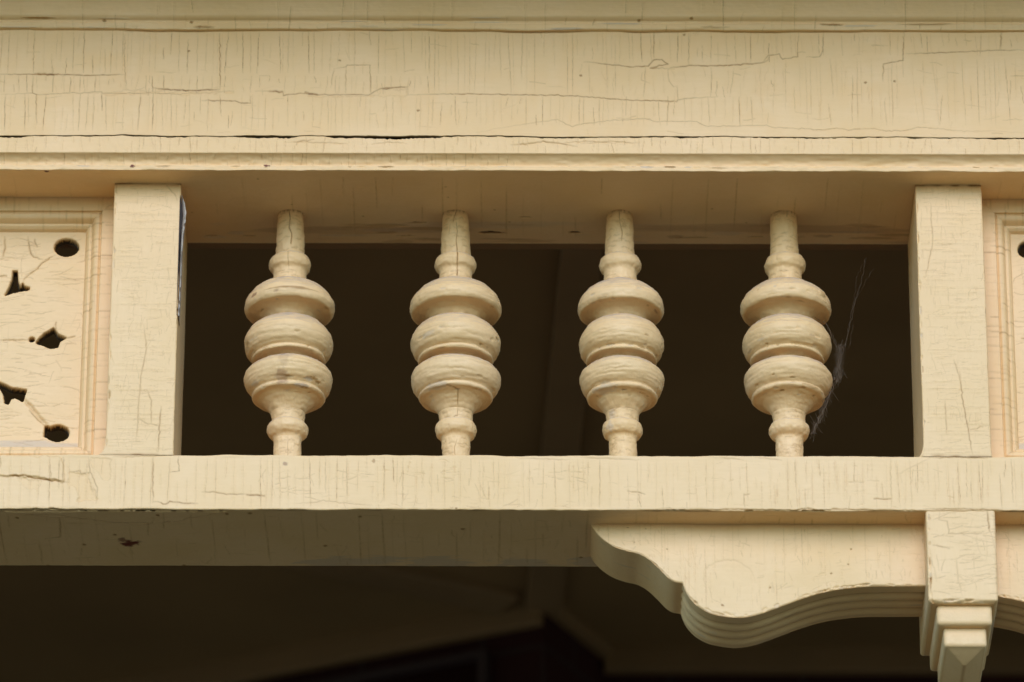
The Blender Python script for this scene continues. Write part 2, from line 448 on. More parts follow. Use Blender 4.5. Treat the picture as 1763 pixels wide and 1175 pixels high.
F.across(.1, .36, ln(56), ln(106), .0100, k=0.65, full=.64)
F.across(.1, .36, ln(116), ln(166), .0095, k=.44, full=.45, lean=.003)
F.across(.34, XF, ln(57), ln(94), .0100, k=.46, full=.55)
F.across(.34, XF, ln(100), ln(214), .0090, k=.46, full=.4, lean=.002)
F.K[:, (pr[2] > .03 + zt + .004 - zb + .0012)] = 1.0  # lower return painted black as the shade inside the open joint
F.mapcrack(-XF, XF, .034, .03 + zt + .004 - zb - .004, 120, .022, .38, .0006, .8)
U, V = F.grids()
F.Y += np.clip(.9 * vnoise(U, V, .045, .022, 91) + .6 * vnoise(U, V, .014, .05, 92) + .02, 0, .5)
for q in ((585, 104), (1178, 60), (325, 88), (1540, 140), (1000, 130), (720, 190), (1490, 142)): F.blob(*wv(*q), .0022, .002, 'K', .7)
F.patch([wv(*p) for p in ((217, 155), (378, 157), (400, 158), (330, 163), (230, 162), (176, 162))], -.0005, tone=.5)
F.patch([wv(*p) for p in ((526, 163), (580, 166), (650, 163), (658, 155), (700, 152), (701, 164), (600, 167), (530, 167))], -.0004, tone=.4)
P = extrude_x(xs, pr, F)
def joint(x): return .0026 * vnoise(x, x * 0, .09, 1, 15) + .0013 * vnoise(x, x * 0, .02, 1, 16) + .0007 * vnoise(x, x * 0, .005, 1, 17)
fade = np.clip((XF - np.abs(xs)) / .03, 0, 1)
P[..., 2] += (joint(xs) * fade)[:, None] * np.exp(-np.abs(pr[2] - (.03 + zt + .004 - zb)) / .006)[None]
def top_joint(x): return .0035 * vnoise(x, x * 0, .16, 1, 25) + .0014 * vnoise(x, x * 0, .025, 1, 26)
grid_obj('fascia_board', P, F, CREAM_X, beam)

ztop = zat(236.0, YS_); zc = zat(264, YS_); zq = zat(283.5, YF); GAP = .0009
cove = []
for t in np.linspace(0, 1, 14):           # ogee that turns under the strip
    y = YS_ + .001 + (YF + .0035 - YS_ - .001) * (t ** .75); z = zc + (zq - zc) * (0.06 + .94 * t)
    cove.append((y + .0016 * math.sin(math.pi * t), z))
pts = [(YS_ + .028, ztop), (YS_, ztop), (YS_, zc)] + cove + [(YF + .0035, zq - .0012), (YF, zq - .002), (YF, ZS), (YF + .02, ZS)]
rad = [0, .0008, .0042] + [0] * len(cove) + [0, .0009, .0012, 0]
pr = prof(pts, rad, [.01, .001] + [.0012] * (len(pts) - 3))
F = Field(xs, pr[2], 21); F.rough(wave=.0008, brush=.00008, lump=.0003, plank=.0006)
def sv(px, py):
    X, Z = at(px, py, YS_); return (X, .028 + (ztop - Z))
A, Bz, S = pr[0], pr[1], pr[2]
s_front1 = .028 + (ztop - zc)
s_fil0 = S[np.argmin(abs(Bz - (zq - .002)))]; s_fil1 = s_fil0 + (zq - .002 - ZS)
F.across(-XF, XF, lambda u: .0285, lambda u: s_front1 - .001, .011, k=.46, full=.5)
F.across(-XF, .0, lambda u: s_front1 + .001, lambda u: s_fil0, .012, k=.42, full=.45)
rr = random.Random(5)
U, V = F.grids()
F.H += np.where(V > s_front1, (.0009 * vnoise(U, V, .05, .006, 31) + .0008 * vnoise(U, V, .008, .004, 32)) * np.clip((V - s_front1) / .01, 0, 1) * np.clip((s_fil1 + .004 - V) / .004, 0, 1), 0)
for _ in range(70):                          # chips along the fillet
    u = rr.uniform(-XF, XF); F.blob(u, s_fil0 + rr.uniform(-.002, .003), rr.uniform(.003, .012), rr.uniform(.001, .0022), rr.choice(['W', 'K', 'Y', 'Y']), rr.uniform(.3, .8), .0005)
for px, py, r_ in ((459, 284, .005), (228, 286, .003), (80, 296, .004)):
    X, Z = at(px, py, YF); F.blob(X, s_fil0 + (zq - Z) - .002, r_, r_ * .9, 'T', 1.0, -.001)
for a, b in ((490, 600), (960, 1060), (1000, 1100), (640, 700)):
    F.line([sv(a, 246 + rr.uniform(-2, 3)), sv((a + b) / 2, 242 + rr.uniform(0, 4)), sv(b, 247)], k=.5, w=.0008)
F.line([sv(880, 250), sv(910, 248), sv(935, 243), sv(960, 246), sv(992, 252)], k=.7, w=.0010, depth=.0006)
F.line([sv(510, 250), sv(512, 244), sv(540, 241)], k=.7, w=.0008)
F.K[:, S < .0279] = 1.0  # top return painted black too, shade of the joint put into colour
P = extrude_x(xs, pr, F)
# the open joint above the strip: widest left of the middle
def gapx(x):
    g = .0007 * np.clip(vnoise(x, x * 0, .03, 1, 5) + .1, 0, 1) + .0006 * (vnoise(x, x * 0, .008, 1, 6) > .2)
    for px0, px1, w_ in ((400, 470, .0022), (455, 515, .0030), (560, 765, .0030), (640, 720, .0012), (0, 50, .0016), (140, 165, .0014), (1155, 1190, .0022), (1470, 1495, .0018), (1560, 1590, .0022), (1700, 1745, .0016), (225, 330, .0008), (765, 1150, .0006)):
        a, b = at(px0, 236, YS_)[0], at(px1, 236, YS_)[0]
        g = g + w_ * np.clip(np.minimum((x - a) / .012, (b - x) / .012), 0, 1) * (.65 + .9 * np.abs(vnoise(x, x * 0, .006, 1, int(px0) + 3)))
    return np.clip(g, 0, .005)
gx = gapx(xs)[:, None]
P[..., 2] += ((joint(xs) * fade)[:, None] - gx) * np.exp(-np.clip(S - .028, 0, 1) / .005)[None]
P[..., 2] += (fade * (.0016 * vnoise(xs, xs * 0, .06, 1, 35) + .0010 * vnoise(xs, xs * 0, .014, 1, 36)))[:, None] * np.exp(-np.abs(S - s_fil1) / .004)[None]
grid_obj('moulded_strip', P, F, CREAM_X, beam)

ys0 = YF + .012
pr = prof([(ys0, ZS + .02), (ys0, ZS + .001), (DS, ZS + .001), (DS, ZCEIL)], [0, .0005, .003, 0], [.01, .0016, .02])
xs2 = fine_x(-XF, XF, -XL, XL, .0016)
F = Field(xs2, pr[2], 31); F.rough(wave=.0008, lump=.0003)
def fv(px, py):
    X, Y = onz(px, py, ZS); return (X, .019 + (Y - ys0))
rr = random.Random(8)
sD = .019 + DS - ys0
F.across(-XF, XF, lambda u: .022, lambda u: sD * .9, .03, k=.35, full=.15, w=.0008)
for px, py, a, b in ((845, 402, .020, .0045), (990, 402, .010, .0035), (720, 385, .012, .003), (905, 375, .01, .002), (700, 408, .015, .002), (1300, 410, .012, .002), (365, 408, .010, .002), (430, 408, .009, .002)):
    F.blob(*fv(px, py), a, b, 'K', .95 if py == 402 else .6, .002)
for _ in range(60):
    F.blob(rr.uniform(-XF, XF), sD - rr.uniform(.005, .06), rr.uniform(.01, .05), rr.uniform(.002, .007), rr.choice('WTKY'), rr.uniform(.12, .4), .0003)
for _ in range(14): F.blob(rr.uniform(-XF, XF), rr.uniform(.03, sD), .0018, .002, 'K', .5)
F.blob(*fv(850, 388), .16, .012, 'W', .28); F.blob(*fv(1350, 395), .2, .016, 'T', .25); F.blob(*fv(600, 398), .16, .012, 'T', .22); F.blob(*fv(90, 296), .01, .004, 'T', .8)
grid_obj('soffit_board', extrude_x(xs2, pr, F), F, CREAM_X, beam)
pr = prof([(DS, ZS - .0004), (DS + .01, ZS - .0004), (DS + .01, ZS + .03), (DS, ZS + .03)], [0, .002, 0, 0], .003)
box('inner_board', -XL, XL, DS + .003, DS + .022, ZS + .004, ZCEIL + .01, BATTEN, beam, .002)

# ------------------------------------------------------------------ cornice and eave above
corn = tag(empty('eaves_cornice', (0, YW, zt)), 'shaded ochre moulding along the top edge under the eaves', 'cornice')
z1, z2, z3 = zat(51, YW - .006), zat(41, YW - .006), zat(29, YW - .010)
pts = [(YW + .02, z1), (YW - .006, z1), (YW - .007, z2), (YW - .0058, z2 + .0015), (YW - .0062, z2 + .004), (YW - .010, z3 - .003), (YW - .0125, z3 - .0005), (YW - .0132, z3 + .002)]
c0 = (YW - .0092, z3 + .002); CR = .085
for t in np.linspace(0, math.pi / 2, 40): pts.append((c0[0] - .004 - CR * (1 - math.cos(t)), c0[1] + CR * math.sin(t)))
pts += [(pts[-1][0] - .012, pts[-1][1]), (pts[-1][0] - .012, pts[-1][1] + .03)]
rad = [0, .002, .003, .001, .003, .003, .001] + [0] * (len(pts) - 7)
pr = prof(pts, rad, .0013)
F = Field(xs, pr[2], 41); F.rough(wave=.001, lump=.0004)
F.across(-XF, XF, lambda u: .0215, lambda u: .06 + .03 * math.sin(u * 50), .022, k=.5, full=.3)
U, V = F.grids()
F.H += .0028 * np.clip(vnoise(U, V, .07, .012, 43), -.2, .5) * np.exp(-((V - .028) / .010) ** 2)
rr = random.Random(12)
for _ in range(26): F.blob(rr.uniform(-XF, XF), rr.uniform(.022, .045), rr.uniform(.01, .04), .0016, rr.choice('KWYY'), rr.uniform(.3, .7), .0006)
for px in (330, 345, 180, 1100, 1190): F.blob(at(px, 40, YW)[0], rr.uniform(.028, .045), .003, .0025, 'K', .7)
zt_lip = pts[-1][1]
P = extrude_x(xs, pr, F)
P[..., 2] += (top_joint(xs) * fade)[:, None] * np.exp(-np.abs(pr[2] - .026) / .006)[None]
grid_obj('bed_moulding', P, F, CREAM_X, corn)
yl = pts[-1][0]
box('eave_soffit', -2.5, 2.5, -.35, yl + .004, zt_lip - .004, zt_lip + .02, CREAM_X, corn)
box('gutter_board', -2.5, 2.5, -.38, -.352, zt_lip - .03, zt_lip + .13, CREAM_X, corn, .003)
rz = zt_lip + .135
poly_obj('roof', [(-4, -.43, rz), (4, -.43, rz), (4, 5.5, rz + 2.2), (-4, 5.5, rz + 2.2), (-4, -.43, rz + .03), (4, -.43, rz + .03), (4, 5.5, rz + 2.23), (-4, 5.5, rz + 2.23)],
         [(0, 3, 2, 1), (4, 5, 6, 7), (0, 1, 5, 4), (1, 2, 6, 5), (2, 3, 7, 6), (3, 0, 4, 7)], ROOF, corn)

# ------------------------------------------------------------------ bottom rail
rail = tag(empty('frieze_rail', (0, 0, ZRB)), 'cream horizontal rail with flaking paint under the spindles', 'rail')
pr = prof([(D * .5, ZRT), (0, ZRT), (0, ZRB), (.004, ZRB)], [0, .0028, .0028, 0], [.003, .001, .001])
F = Field(xs, pr[2], 51); F.rough(wave=.0010, brush=.00009, lump=.0002, plank=.0007)
def rv(px, py):
    X, Z = at(px, py, 0); return (X, D * .5 + (ZRT - Z))
def rl(pts, **k): F.line([rv(*p) for p in pts], **k)
sT, sB = D * .5, D * .5 + ZRT - ZRB
band = lambda py: (lambda u: D * .5 + ZRT - zat(py, 0))
F.across(-XF, -.1, band(788), band(872), .0105, k=0.57, full=.64, curl=.0012)
F.across(-.1, XF, band(790), band(872), .0100, k=.46, full=.5)
F.across(.35, XF, band(788), band(872), .013, k=.46, full=.55)
F.mapcrack(-.35, .1, sT + .02, sB - .004, 110, .02, .4)
F.mapcrack(-.1, .6, sT + .005, sB - .004, 70, .016, .3)
# peeling at the left end
rl([(0, 819), (38, 818), (70, 824), (110, 829), (118, 830)], w=.0012, depth=.0012, k=.9, curl=.0012)
rl([(109, 786), (109, 812), (107, 828)], w=.0008, k=.6, curl=.0006); rl([(85, 790), (88, 826)], k=.5, curl=.0006)
F.patch([rv(*p) for p in ((0, 784), (108, 786), (108, 828), (70, 823), (36, 818), (0, 818))], .0018, tone=0)
F.patch([rv(*p) for p in ((120, 812), (153, 814), (157, 840), (170, 858), (135, 862), (132, 838), (118, 832))], -.0009, tone=.7)
F.patch([rv(*p) for p in ((30, 822), (72, 826), (66, 845), (40, 838))], -.0005, tone=.4)
F.patch([rv(*p) for p in ((157, 788), (195, 788), (190, 812), (186, 830), (160, 806))], -.0005, tone=.45)
rl([(119, 812), (138, 810), (140, 814), (153, 812)], w=.0008, k=.6)
rl([(152, 786), (155, 812), (168, 838), (166, 866)], w=.0008, k=.5, curl=.0006)
rl([(264, 785), (263, 830), (264, 864)], w=.0009, k=.6, curl=.0010); rl([(264, 863), (278, 865), (280, 868), (290, 866), (292, 862), (318, 866), (340, 866)], w=.0010, k=.8, curl=.0008)
rl([(292, 812), (308, 810), (307, 785)], k=.7); rl([(348, 846), (372, 847), (390, 850), (425, 850)], w=.0009, k=.65); rl([(425, 851), (455, 853)], w=.0013, k=.9)
rl([(475, 824), (500, 820)], k=.4); rl([(510, 866), (545, 864), (556, 860), (600, 866), (640, 869)], k=.5)
rl([(597, 788), (597, 858)], k=.5); rl([(560, 786), (561, 848)], k=.4); rl([(1081, 845), (1095, 846), (1110, 850)], k=.7, w=.0008); rl([(1100, 850), (1103, 872)], k=.6)
rl([(1280, 852), (1290, 850)], k=.5); rl([(1281, 850), (1281, 872)], k=.6); rl([(1505, 858), (1520, 859), (1535, 858)], k=.85, w=.0010); rl([(1533, 788), (1535, 873)], k=.45)
rl([(1545, 815), (1552, 814), (1562, 806), (1580, 798), (1600, 788)], w=.0009, k=.25, curl=.0006); rl([(1600, 786), (1640, 786), (1700, 787)], w=.0010, k=.8)
rl([(195, 786), (260, 784), (300, 782)], w=.0009, k=.5)
for a, b in ((890, 980), (1000, 1100), (1240, 1280), (1300, 1345)):
    rl([(a, 787), ((a + b) / 2, 789), (b, 791)], w=.0008, k=.4)
F.blob(*rv(491, 797), .004, .003, 'T', .5); F.blob(*rv(643, 793), .0025, .004, 'K', .5); F.blob(*rv(785, 874), .002, .0015, 'K', .8)
# ragged lower arris
U, V = F.grids()
F.H += .0022 * vnoise(U, V, .05, .2, 57) * np.exp(-((V - sB) / .003) ** 2) + .0012 * vnoise(U, V, .011, .2, 58) * np.exp(-((V - sB) / .002) ** 2)
F.H += .0020 * vnoise(U, V, .035, .2, 59) * np.exp(-((V - sT) / .003) ** 2)
rr = random.Random(3)
for px in (1150, 1160, 1175, 1385, 1395, 1405, 1415, 1290, 60, 90): 
    F.blob(at(px, 878, 0)[0], sB - .0005, rr.uniform(.004, .01), .0022, rr.choice('KYK'), .7, .0014)
rl([(1130, 876), (1153, 874), (1160, 878), (1200, 877), (1260, 876), (1370, 878), (1390, 874), (1410, 879), (1440, 876), (1590, 879)], w=.0010, k=.7, depth=.0008)
rl([(1590, 876), (1650, 876), (1713, 877), (1763, 881)], w=.0010, k=.75)
grid_obj('front_board', extrude_x(xs, pr, F), F, CREAM_X, rail)
pr = prof([(.004, ZRB), (D, ZRB), (D, ZRT), (D * .5, ZRT)], [0, .002, .002, 0], [.0016, .008, .004])
F = Field(xs2, pr[2], 61); F.rough(wave=.0007, lump=.0003)
def uv(px, py):
    X, Y = onz(px, py, ZRB); return (X, Y - .004)
F.across(-XF, XF, lambda u: .004, lambda u: D - .01, .022, k=.35, full=.2, w=.0009)
F.mapcrack(-XF, XF, .004, D - .01, 160, .03, .3, .0009, .3)
F.blob(*uv(225, 936), .017, .010, 'T', 1.0, .0008, .7); F.blob(*uv(210, 930), .006, .008, 'T', .7)
for p in ((272, 886), (30, 892), (145, 938), (83, 974), (391, 885), (198, 921), (317, 974), (797, 911), (430, 884), (620, 890), (55, 975), (1000, 960), (560, 940)): F.blob(*uv(*p), .0030, .0035, 'K', .7)
for p, a in (((640, 967), .07), (740, 968) and ((760, 968), .05), ((1010, 966), .03), ((560, 970), .04), ((900, 970), .04)): F.blob(*uv(*p), a, .016, 'W', .55, 0, .9)
F.line([uv(20, 884), uv(100, 886), uv(140, 892), uv(200, 899), uv(260, 900), uv(300, 900)], w=.0012, k=.3, depth=.0008)
F.patch([uv(*p) for p in ((0, 880), (40, 886), (110, 890), (200, 899), (235, 903), (300, 897), (400, 880), (200, 879))], .0014)
F.line([uv(103, 890), uv(104, 925), uv(78, 928)], w=.0011, k=.6)
grid_obj('soffit_board', extrude_x(xs2, pr, F), F, CREAM_X, rail)

# ------------------------------------------------------------------ posts
def post(pl, pr_, label, seed, peel=False, flare=(0, 0)):
    xa = .5 * (at(pl[0], 318, 0)[0] + at(pl[1], 783, 0)[0]); xb = .5 * (at(pr_[0], 318, 0)[0] + at(pr_[1], 783, 0)[0])
    root = tag(empty('frieze_post', ((xa + xb) / 2, 0, ZRT)), label, 'post', 'square posts of the frieze')
    zs = np.arange(ZRT - .0006, ZS + .002, .0011)
    y1 = D * .97
    p = prof([(xa + .02, y1), (xa, y1), (xa, 0), (xb, 0), (xb, y1), (xb - .02, y1)], [0, .002, .0028, .0028, .002, 0], [.01, .003, .0009, .0018, .01])
    # outward normal: profile runs left side -> front -> right side
    A, B, s, na, nb = p
    F = Field(zs, s, seed); F.rough(wave=.0007, brush=.00006, lump=.00022)
    sF0 = .02 + y1; sF1 = sF0 + (xb - xa)
    def pv(px, py):
        X, Z = at(px, py, 0); return (Z, sF0 + X - xa)
    W = xb - xa
    rngs = [(zs[0], zs[-1])]
    F.mapcrack(zs[0] + .002, zs[-1] - .002, sF0 + .002, sF1 - .002, 430, .017, .30, .00042, .40)
    F.across(zs[0], zs[-1], lambda u: sF0 + .002, lambda u: sF1 - .002, .008, k=.25, w=.00042, full=.1, lean=.0008)
    F.mapcrack(zs[0], zs[-1], sF1 + .002, sF1 + y1, 60, .03, .4, .001, .3)
    lines = peel and [[(275, 700), (272, 740), (270, 778)], [(235, 722), (252, 730), (273, 733)], [(258, 730), (258, 690), (250, 670)], [(245, 560), (250, 600), (240, 650), (232, 760)], [(285, 320), (300, 338), (303, 345)]] or \
        [[(1650, 640), (1655, 690), (1663, 730), (1672, 784)], [(1640, 620), (1652, 660)], [(1600, 350), (1604, 420), (1590, 480)], [(1668, 740), (1690, 735)], [(1625, 690), (1628, 750)]]
    for i, l in enumerate(lines): F.line([pv(*q) for q in l], w=.0008, k=.75 if i == 0 else .5, depth=.0005)
    U, V = F.grids()
    F.K = np.maximum(F.K, (.8 * np.exp(-((zs - ZRT) / .0016) ** 2) + .8 * np.exp(-((zs - ZS) / .0018) ** 2))[:, None] * np.clip(.45 + 1.6 * vnoise(U, V, .01, .012, seed + 20), 0, 1))
    rc = random.Random(seed + 4)
    for _ in range(46): F.blob(rc.uniform(zs[0], zs[-1]), rc.choice([sF0, sF1]) + rc.uniform(-.001, .001), rc.uniform(.002, .009), rc.uniform(.0010, .0022), rc.choice('YYKW'), rc.uniform(.2, .5), .0010)
    P = np.empty((len(zs), len(A), 3))
    P[..., 0] = A[None] + F.H * na[None]; P[..., 1] = B[None] + F.H * nb[None]; P[..., 2] = zs[:, None]
    # thick paint fillets where the post meets the rail
    k = np.exp(-np.clip(zs - ZRT, 0, 1) / .007)[:, None]
    front = np.clip(1 - B / .03, 0, 1)[None]
    P[..., 0] += k * front * np.where(A < (xa + xb) / 2, -flare[0], flare[1])[None] * (np.abs(A - (xa + xb) / 2) / (W / 2))[None] ** 4
    # flipped winding check: outward normals point away from the axis
    grid_obj('post_shaft', P, F, CREAM_Z, root, flip=False)
    if peel:                                   # paint skin lifting off the inner arris, a dark strip painting the shade of the gap behind
        n = 60; V, Fs = [], []
        t = np.linspace(0, 1, n)
        zz = np.linspace(zat(545, 0), zat(338, 0), n)
        off = .0042 * np.exp(-((t - .84) / .13) ** 2) + .0022 * (1 - t) ** .6 * t * 2 + .0018 * t * (1 - t)
        off = off * np.clip(t / .05, 0, 1) * np.clip((1 - t) / .03, 0, 1)
        jag = np.array([random.Random(i // 3).uniform(-.0012, .0012) for i in range(n)])
        jag2 = np.array([random.Random(900 + i // 2).uniform(.3, 1.5) for i in range(n)])
        for i in range(n):
            x = xb + .0004
            a = (x + off[i] * .25, .004, zz[i]); b = (x + off[i] + .0002, -.001 + jag[i], zz[i])
            c = (x + off[i] + .0013 * jag2[i], -.0005 + jag[i], zz[i]); d = (x + off[i] * .6 + .0011, .03, zz[i]); e = (x + .0002, .033, zz[i])
            V += [a, b, c, d, e]
            if i:
                o = (i - 1) * 5
                for q in range(4): Fs.append((o + q, o + q + 5, o + q + 6, o + q + 1))
        poly_obj('paint_peeling', V, Fs, PEEL, root, smooth=True)['label'] = 'white edged strip of paint lifting off the arris'
        for q in range(1):
            me = None
        gapv = []; gf = []
        for i in range(n):
            w_ = min(off[i] * .8, .006)
            gapv += [(xb - .0016, -.0006, zz[i]), (xb - .0016 + max(w_, .0004), -.0006 + .0002, zz[i]), (xb - .0016 + max(w_, .0004), .02, zz[i])]
            if i: o = (i - 1) * 3; gf += [(o, o + 1, o + 4, o + 3), (o + 1, o + 2, o + 5, o + 4)]
        poly_obj('gap_shade', gapv, gf, GAP_SHADE, root)
    return root
PEEL = flat_mat('lifted_paint', (.42, .33, .24), .6, 90.0, .2)
GAP_SHADE = flat_mat('painted_gap_shade', (.035, .024, .018), .8, 90.0, .4)  # dark colour standing in for shade in the gap behind the peel
post((200, 178), (315, 296), 'square post with a strip of paint peeling off its inner edge', 71, True, (.010, .001))
post((1578.5, 1587), (1695, 1702), 'square post above the hanging pendant, its paint finely crazed', 72, False, (.007, .001))

# ------------------------------------------------------------------ turned spindles
PX = lambda n: n * .8e-3 * 1.012               # photo pixels to metres at the spindle depth
def zsp(py): return zat(py, YSP, 785)
PROFILE = [  # part, [(radius px, level py)]
    ('neck', [(22.5, 371), (22.8, 384), (24, 410), (25.2, 436), (25.4, 446)]),
    ('collar', [(25.4, 446), (30.8, 446.7), (33.4, 449.6), (36, 456), (36, 459.5), (33.8, 465.5), (29.2, 470), (28.4, 477)]),
    ('shoulder', [(28.4, 477), (28.8, 484), (30, 492)]),
    ('ring', [(30, 492), (36, 494), (48, 498.5), (60, 505), (70, 514), (76.5, 523), (79, 532), (78, 538), (75, 542.5), (71, 543.5), (66, 543), (58, 544), (49, 547.5), (43, 553), (40.5, 558)]),
    ('ring', [(40.5, 558), (48, 560.5), (57, 565), (67, 573), (75, 584), (78, 594), (76.5, 603), (72.5, 611), (67, 615.5), (62.6, 618.5), (63.6, 620.5), (64.6, 622.6), (62.5, 625), (56, 625.6), (50, 626), (44, 629), (42, 632)]),
    ('ring', [(42, 632), (49, 633.5), (58, 636), (68, 641), (75, 648), (77, 655), (75.5, 664), (71.5, 673), (66.3, 678.5), (61.6, 682), (62.8, 684.4), (63.9, 686.6), (61.5, 689.6), (55, 691), (46, 695), (38, 701.5), (32, 708), (29, 714)]),
    ('shoulder', [(29, 714), (27.6, 722), (27.2, 731)]),
    ('collar', [(27.2, 731), (30.8, 731.8), (33.2, 735), (34.8, 741), (34.2, 746), (30.8, 752), (25.4, 755.8), (23.8, 760)]),
    ('neck', [(23.8, 760), (23.5, 770), (23.4, 790), (23.4, 826)]),
]
def smooth_curve(pts, step):
    """centripetal-like spline through profile points"""
    P = np.array(pts, float); out = []
    n = len(P)
    for i in range(n - 1):
        p0 = P[max(i - 1, 0)]; p1 = P[i]; p2 = P[i + 1]; p3 = P[min(i + 2, n - 1)]
        L = np.linalg.norm(p2 - p1); k = max(2, int(L / step))
        for t in np.arange(k) / k:
            out.append(.5 * ((2 * p1) + (p2 - p0) * t + (2 * p0 - 5 * p1 + 4 * p2 - p3) * t * t + (3 * p1 - p0 - 3 * p2 + p3) * t ** 3))
    out.append(P[-1]); return np.array(out)
def spindle(top, bot, wid, label, seed, wear):
    xt = at(top, 373, YSP)[0]; xb = at(bot, 783, YSP)[0]
    xm = at((top + bot) / 2, 590, YSP)[0]
    tilt = (xt - xb) / (ZS - ZRT)
    root = tag(empty('turned_spindle', (xb, YSP, ZRT)), label, 'spindle', 'turned spindles between the rails')
    nt = 260; th = np.linspace(-math.pi, math.pi, nt, endpoint=False)     # th = 0 faces the street
    zlo, zhi = ZRT - .001, ZS + .003
    offs = 0.0
    rng = random.Random(seed)
    sq = [rng.uniform(.98, 1.02) for _ in range(9)]
    for k, (nm, pp) in enumerate(PROFILE):
        pts = []
        for r_, py in pp:
            z = zsp(py); pts.append((PX(r_) * (wid if r_ > 40 else 1.0), z))
        c = smooth_curve(pts, .0014)
        rr_, zz = c[:, 0], np.clip(c[:, 1], zlo, zhi)
        s = offs + np.concatenate([[0], np.cumsum(np.hypot(np.diff(rr_), np.diff(c[:, 1])))])
        F = Field(th * .05, s, seed * 10)              # u: about arc length at r = 50 mm
        U, V = F.grids()
        edge = np.clip(np.minimum(s - s[0], s[-1] - s) / .003, 0, 1)[None]
        ang = np.cos(th)[:, None]
        F.H += .0015 * vnoise(U, V, .045, .02, seed + 1) + .0008 * vnoise(U, V, .012, .008, seed + 2) * edge + .0009 * vnoise(U, V, .024, .0028, seed + 3) * edge + .0006 * vnoise(U, V, .009, .0016, seed + 5) * edge + .0004 * vnoise(U, V, .004, .004, seed + 4) * edge
        if k == 8: F.K += .75 * np.clip(1.2 - (c[:, 1] - ZRT) / .004, 0, 1)[None] * np.clip(.6 + 1.4 * vnoise(U, V, .006, .01, seed + 6), 0, 1)
        if k == 0: F.K += .6 * np.clip(1.2 - (ZS - c[:, 1]) / .003, 0, 1)[None] * np.clip(.5 + 1.4 * vnoise(U, V, .006, .01, seed + 7), 0, 1)
        if nm in ('neck', 'shoulder'):
            for _ in range(26 if s[-1] - s[0] > .03 else 9):
                u = rng.uniform(-.05, .05); v = rng.uniform(s[0], s[-1]); F.line([(u - .012, v), (u, v + rng.gauss(0, .001)), (u + .014, v + rng.gauss(0, .001))], w=.0009, k=.4, depth=.0003)
        if nm == 'ring':
            for _ in range(10):
                u = rng.uniform(-.07, .07); v = s[0] + (s[-1] - s[0]) * rng.uniform(.12, .6); F.line([(u - .02, v), (u, v + rng.gauss(0, .0015)), (u + .02, v + rng.gauss(0, .0015))], w=.0011, k=.18, depth=.0005)
            for _ in range(5): F.blob(rng.uniform(-.07, .07), s[0] + (s[-1] - s[0]) * rng.uniform(.55, .85), rng.uniform(.003, .01), .0015, rng.choice('KYTW'), rng.uniform(.2, .5), .0004)
            F.W += np.clip(1 - (s - s[0]) / .014, 0, 1)[None] * np.clip(.55 + 1.2 * vnoise(U, V, .02, .01, seed + 9), 0, 1) * .4
        if nm == 'ring':
            F.K += (.55 * np.clip(1 - (s[-1] - s) / .006, 0, 1) + .35 * np.clip(1 - (s - s[0]) / .004, 0, 1))[None] * np.clip(.45 + 1.5 * vnoise(U, V, .012, .02, seed + 11), 0, 1)
            for _ in range(7): F.blob(rng.uniform(-.07, .07), s[0] + (s[-1] - s[0]) * rng.choice([.5, .56, .7, .76]), rng.uniform(.002, .006), rng.uniform(.0012, .0022), rng.choice('KYW'), rng.uniform(.25, .6), .0010)
        if nm == 'collar': F.W += np.clip(1 - (s - s[0]) / .005, 0, 1)[None] * .3
        wear(k, F, s)
        rad_ = rr_[None] * (1 + (sq[k] - 1) * .0) + 0
        T = np.gradient(c, axis=0); T /= np.linalg.norm(T, axis=1)[:, None] + 1e-12
        nr, nz = -T[:, 1], T[:, 0]                     # outward for a profile that runs downward
        r2 = rad_ + F.H * nr[None]; z2 = zz[None] + F.H * nz[None] * edge
        cx = xb + tilt * (z2 - ZRT)
        P = np.stack([cx + r2 * np.sin(th)[:, None], YSP - r2 * np.cos(th)[:, None], z2], -1)
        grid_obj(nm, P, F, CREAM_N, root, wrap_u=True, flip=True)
        offs = s[-1]
    return root
def wear1(k, F, s):
    if k == 0: F.line([(-.004, s[0] + .004), (.0, s[0] + .016), (-.004, s[0] + .03), (.007, s[0] + .04), (.005, s[0] + .055)], w=.0015, k=1, depth=.0015, taper=0)
    if k == 1: F.line([(-.004, s[0]), (-.002, s[-1])], w=.0012, k=.6)
    if k == 5:
        F.blob(-.006, s[0] + .062, .010, .012, 'T', .45); F.blob(-.004, s[0] + .03, .006, .02, 'T', .2); F.blob(.03, s[0] + .06, .008, .003, 'W', .8, .001); F.blob(.036, s[0] + .056, .006, .002, 'K', .7); F.blob(.02, s[0] + .074, .012, .004, 'W', .7); F.blob(-.05, s[0] + .06, .01, .004, 'W', .6)
    if k == 3: F.blob(0, s[0] + .055, .035, .0016, 'K', .6); F.blob(-.045, s[0] + .055, .006, .003, 'T', .6)
    if k == 8: F.line([(.003, s[0]), (.004, s[-1])], w=.0011, k=.7)
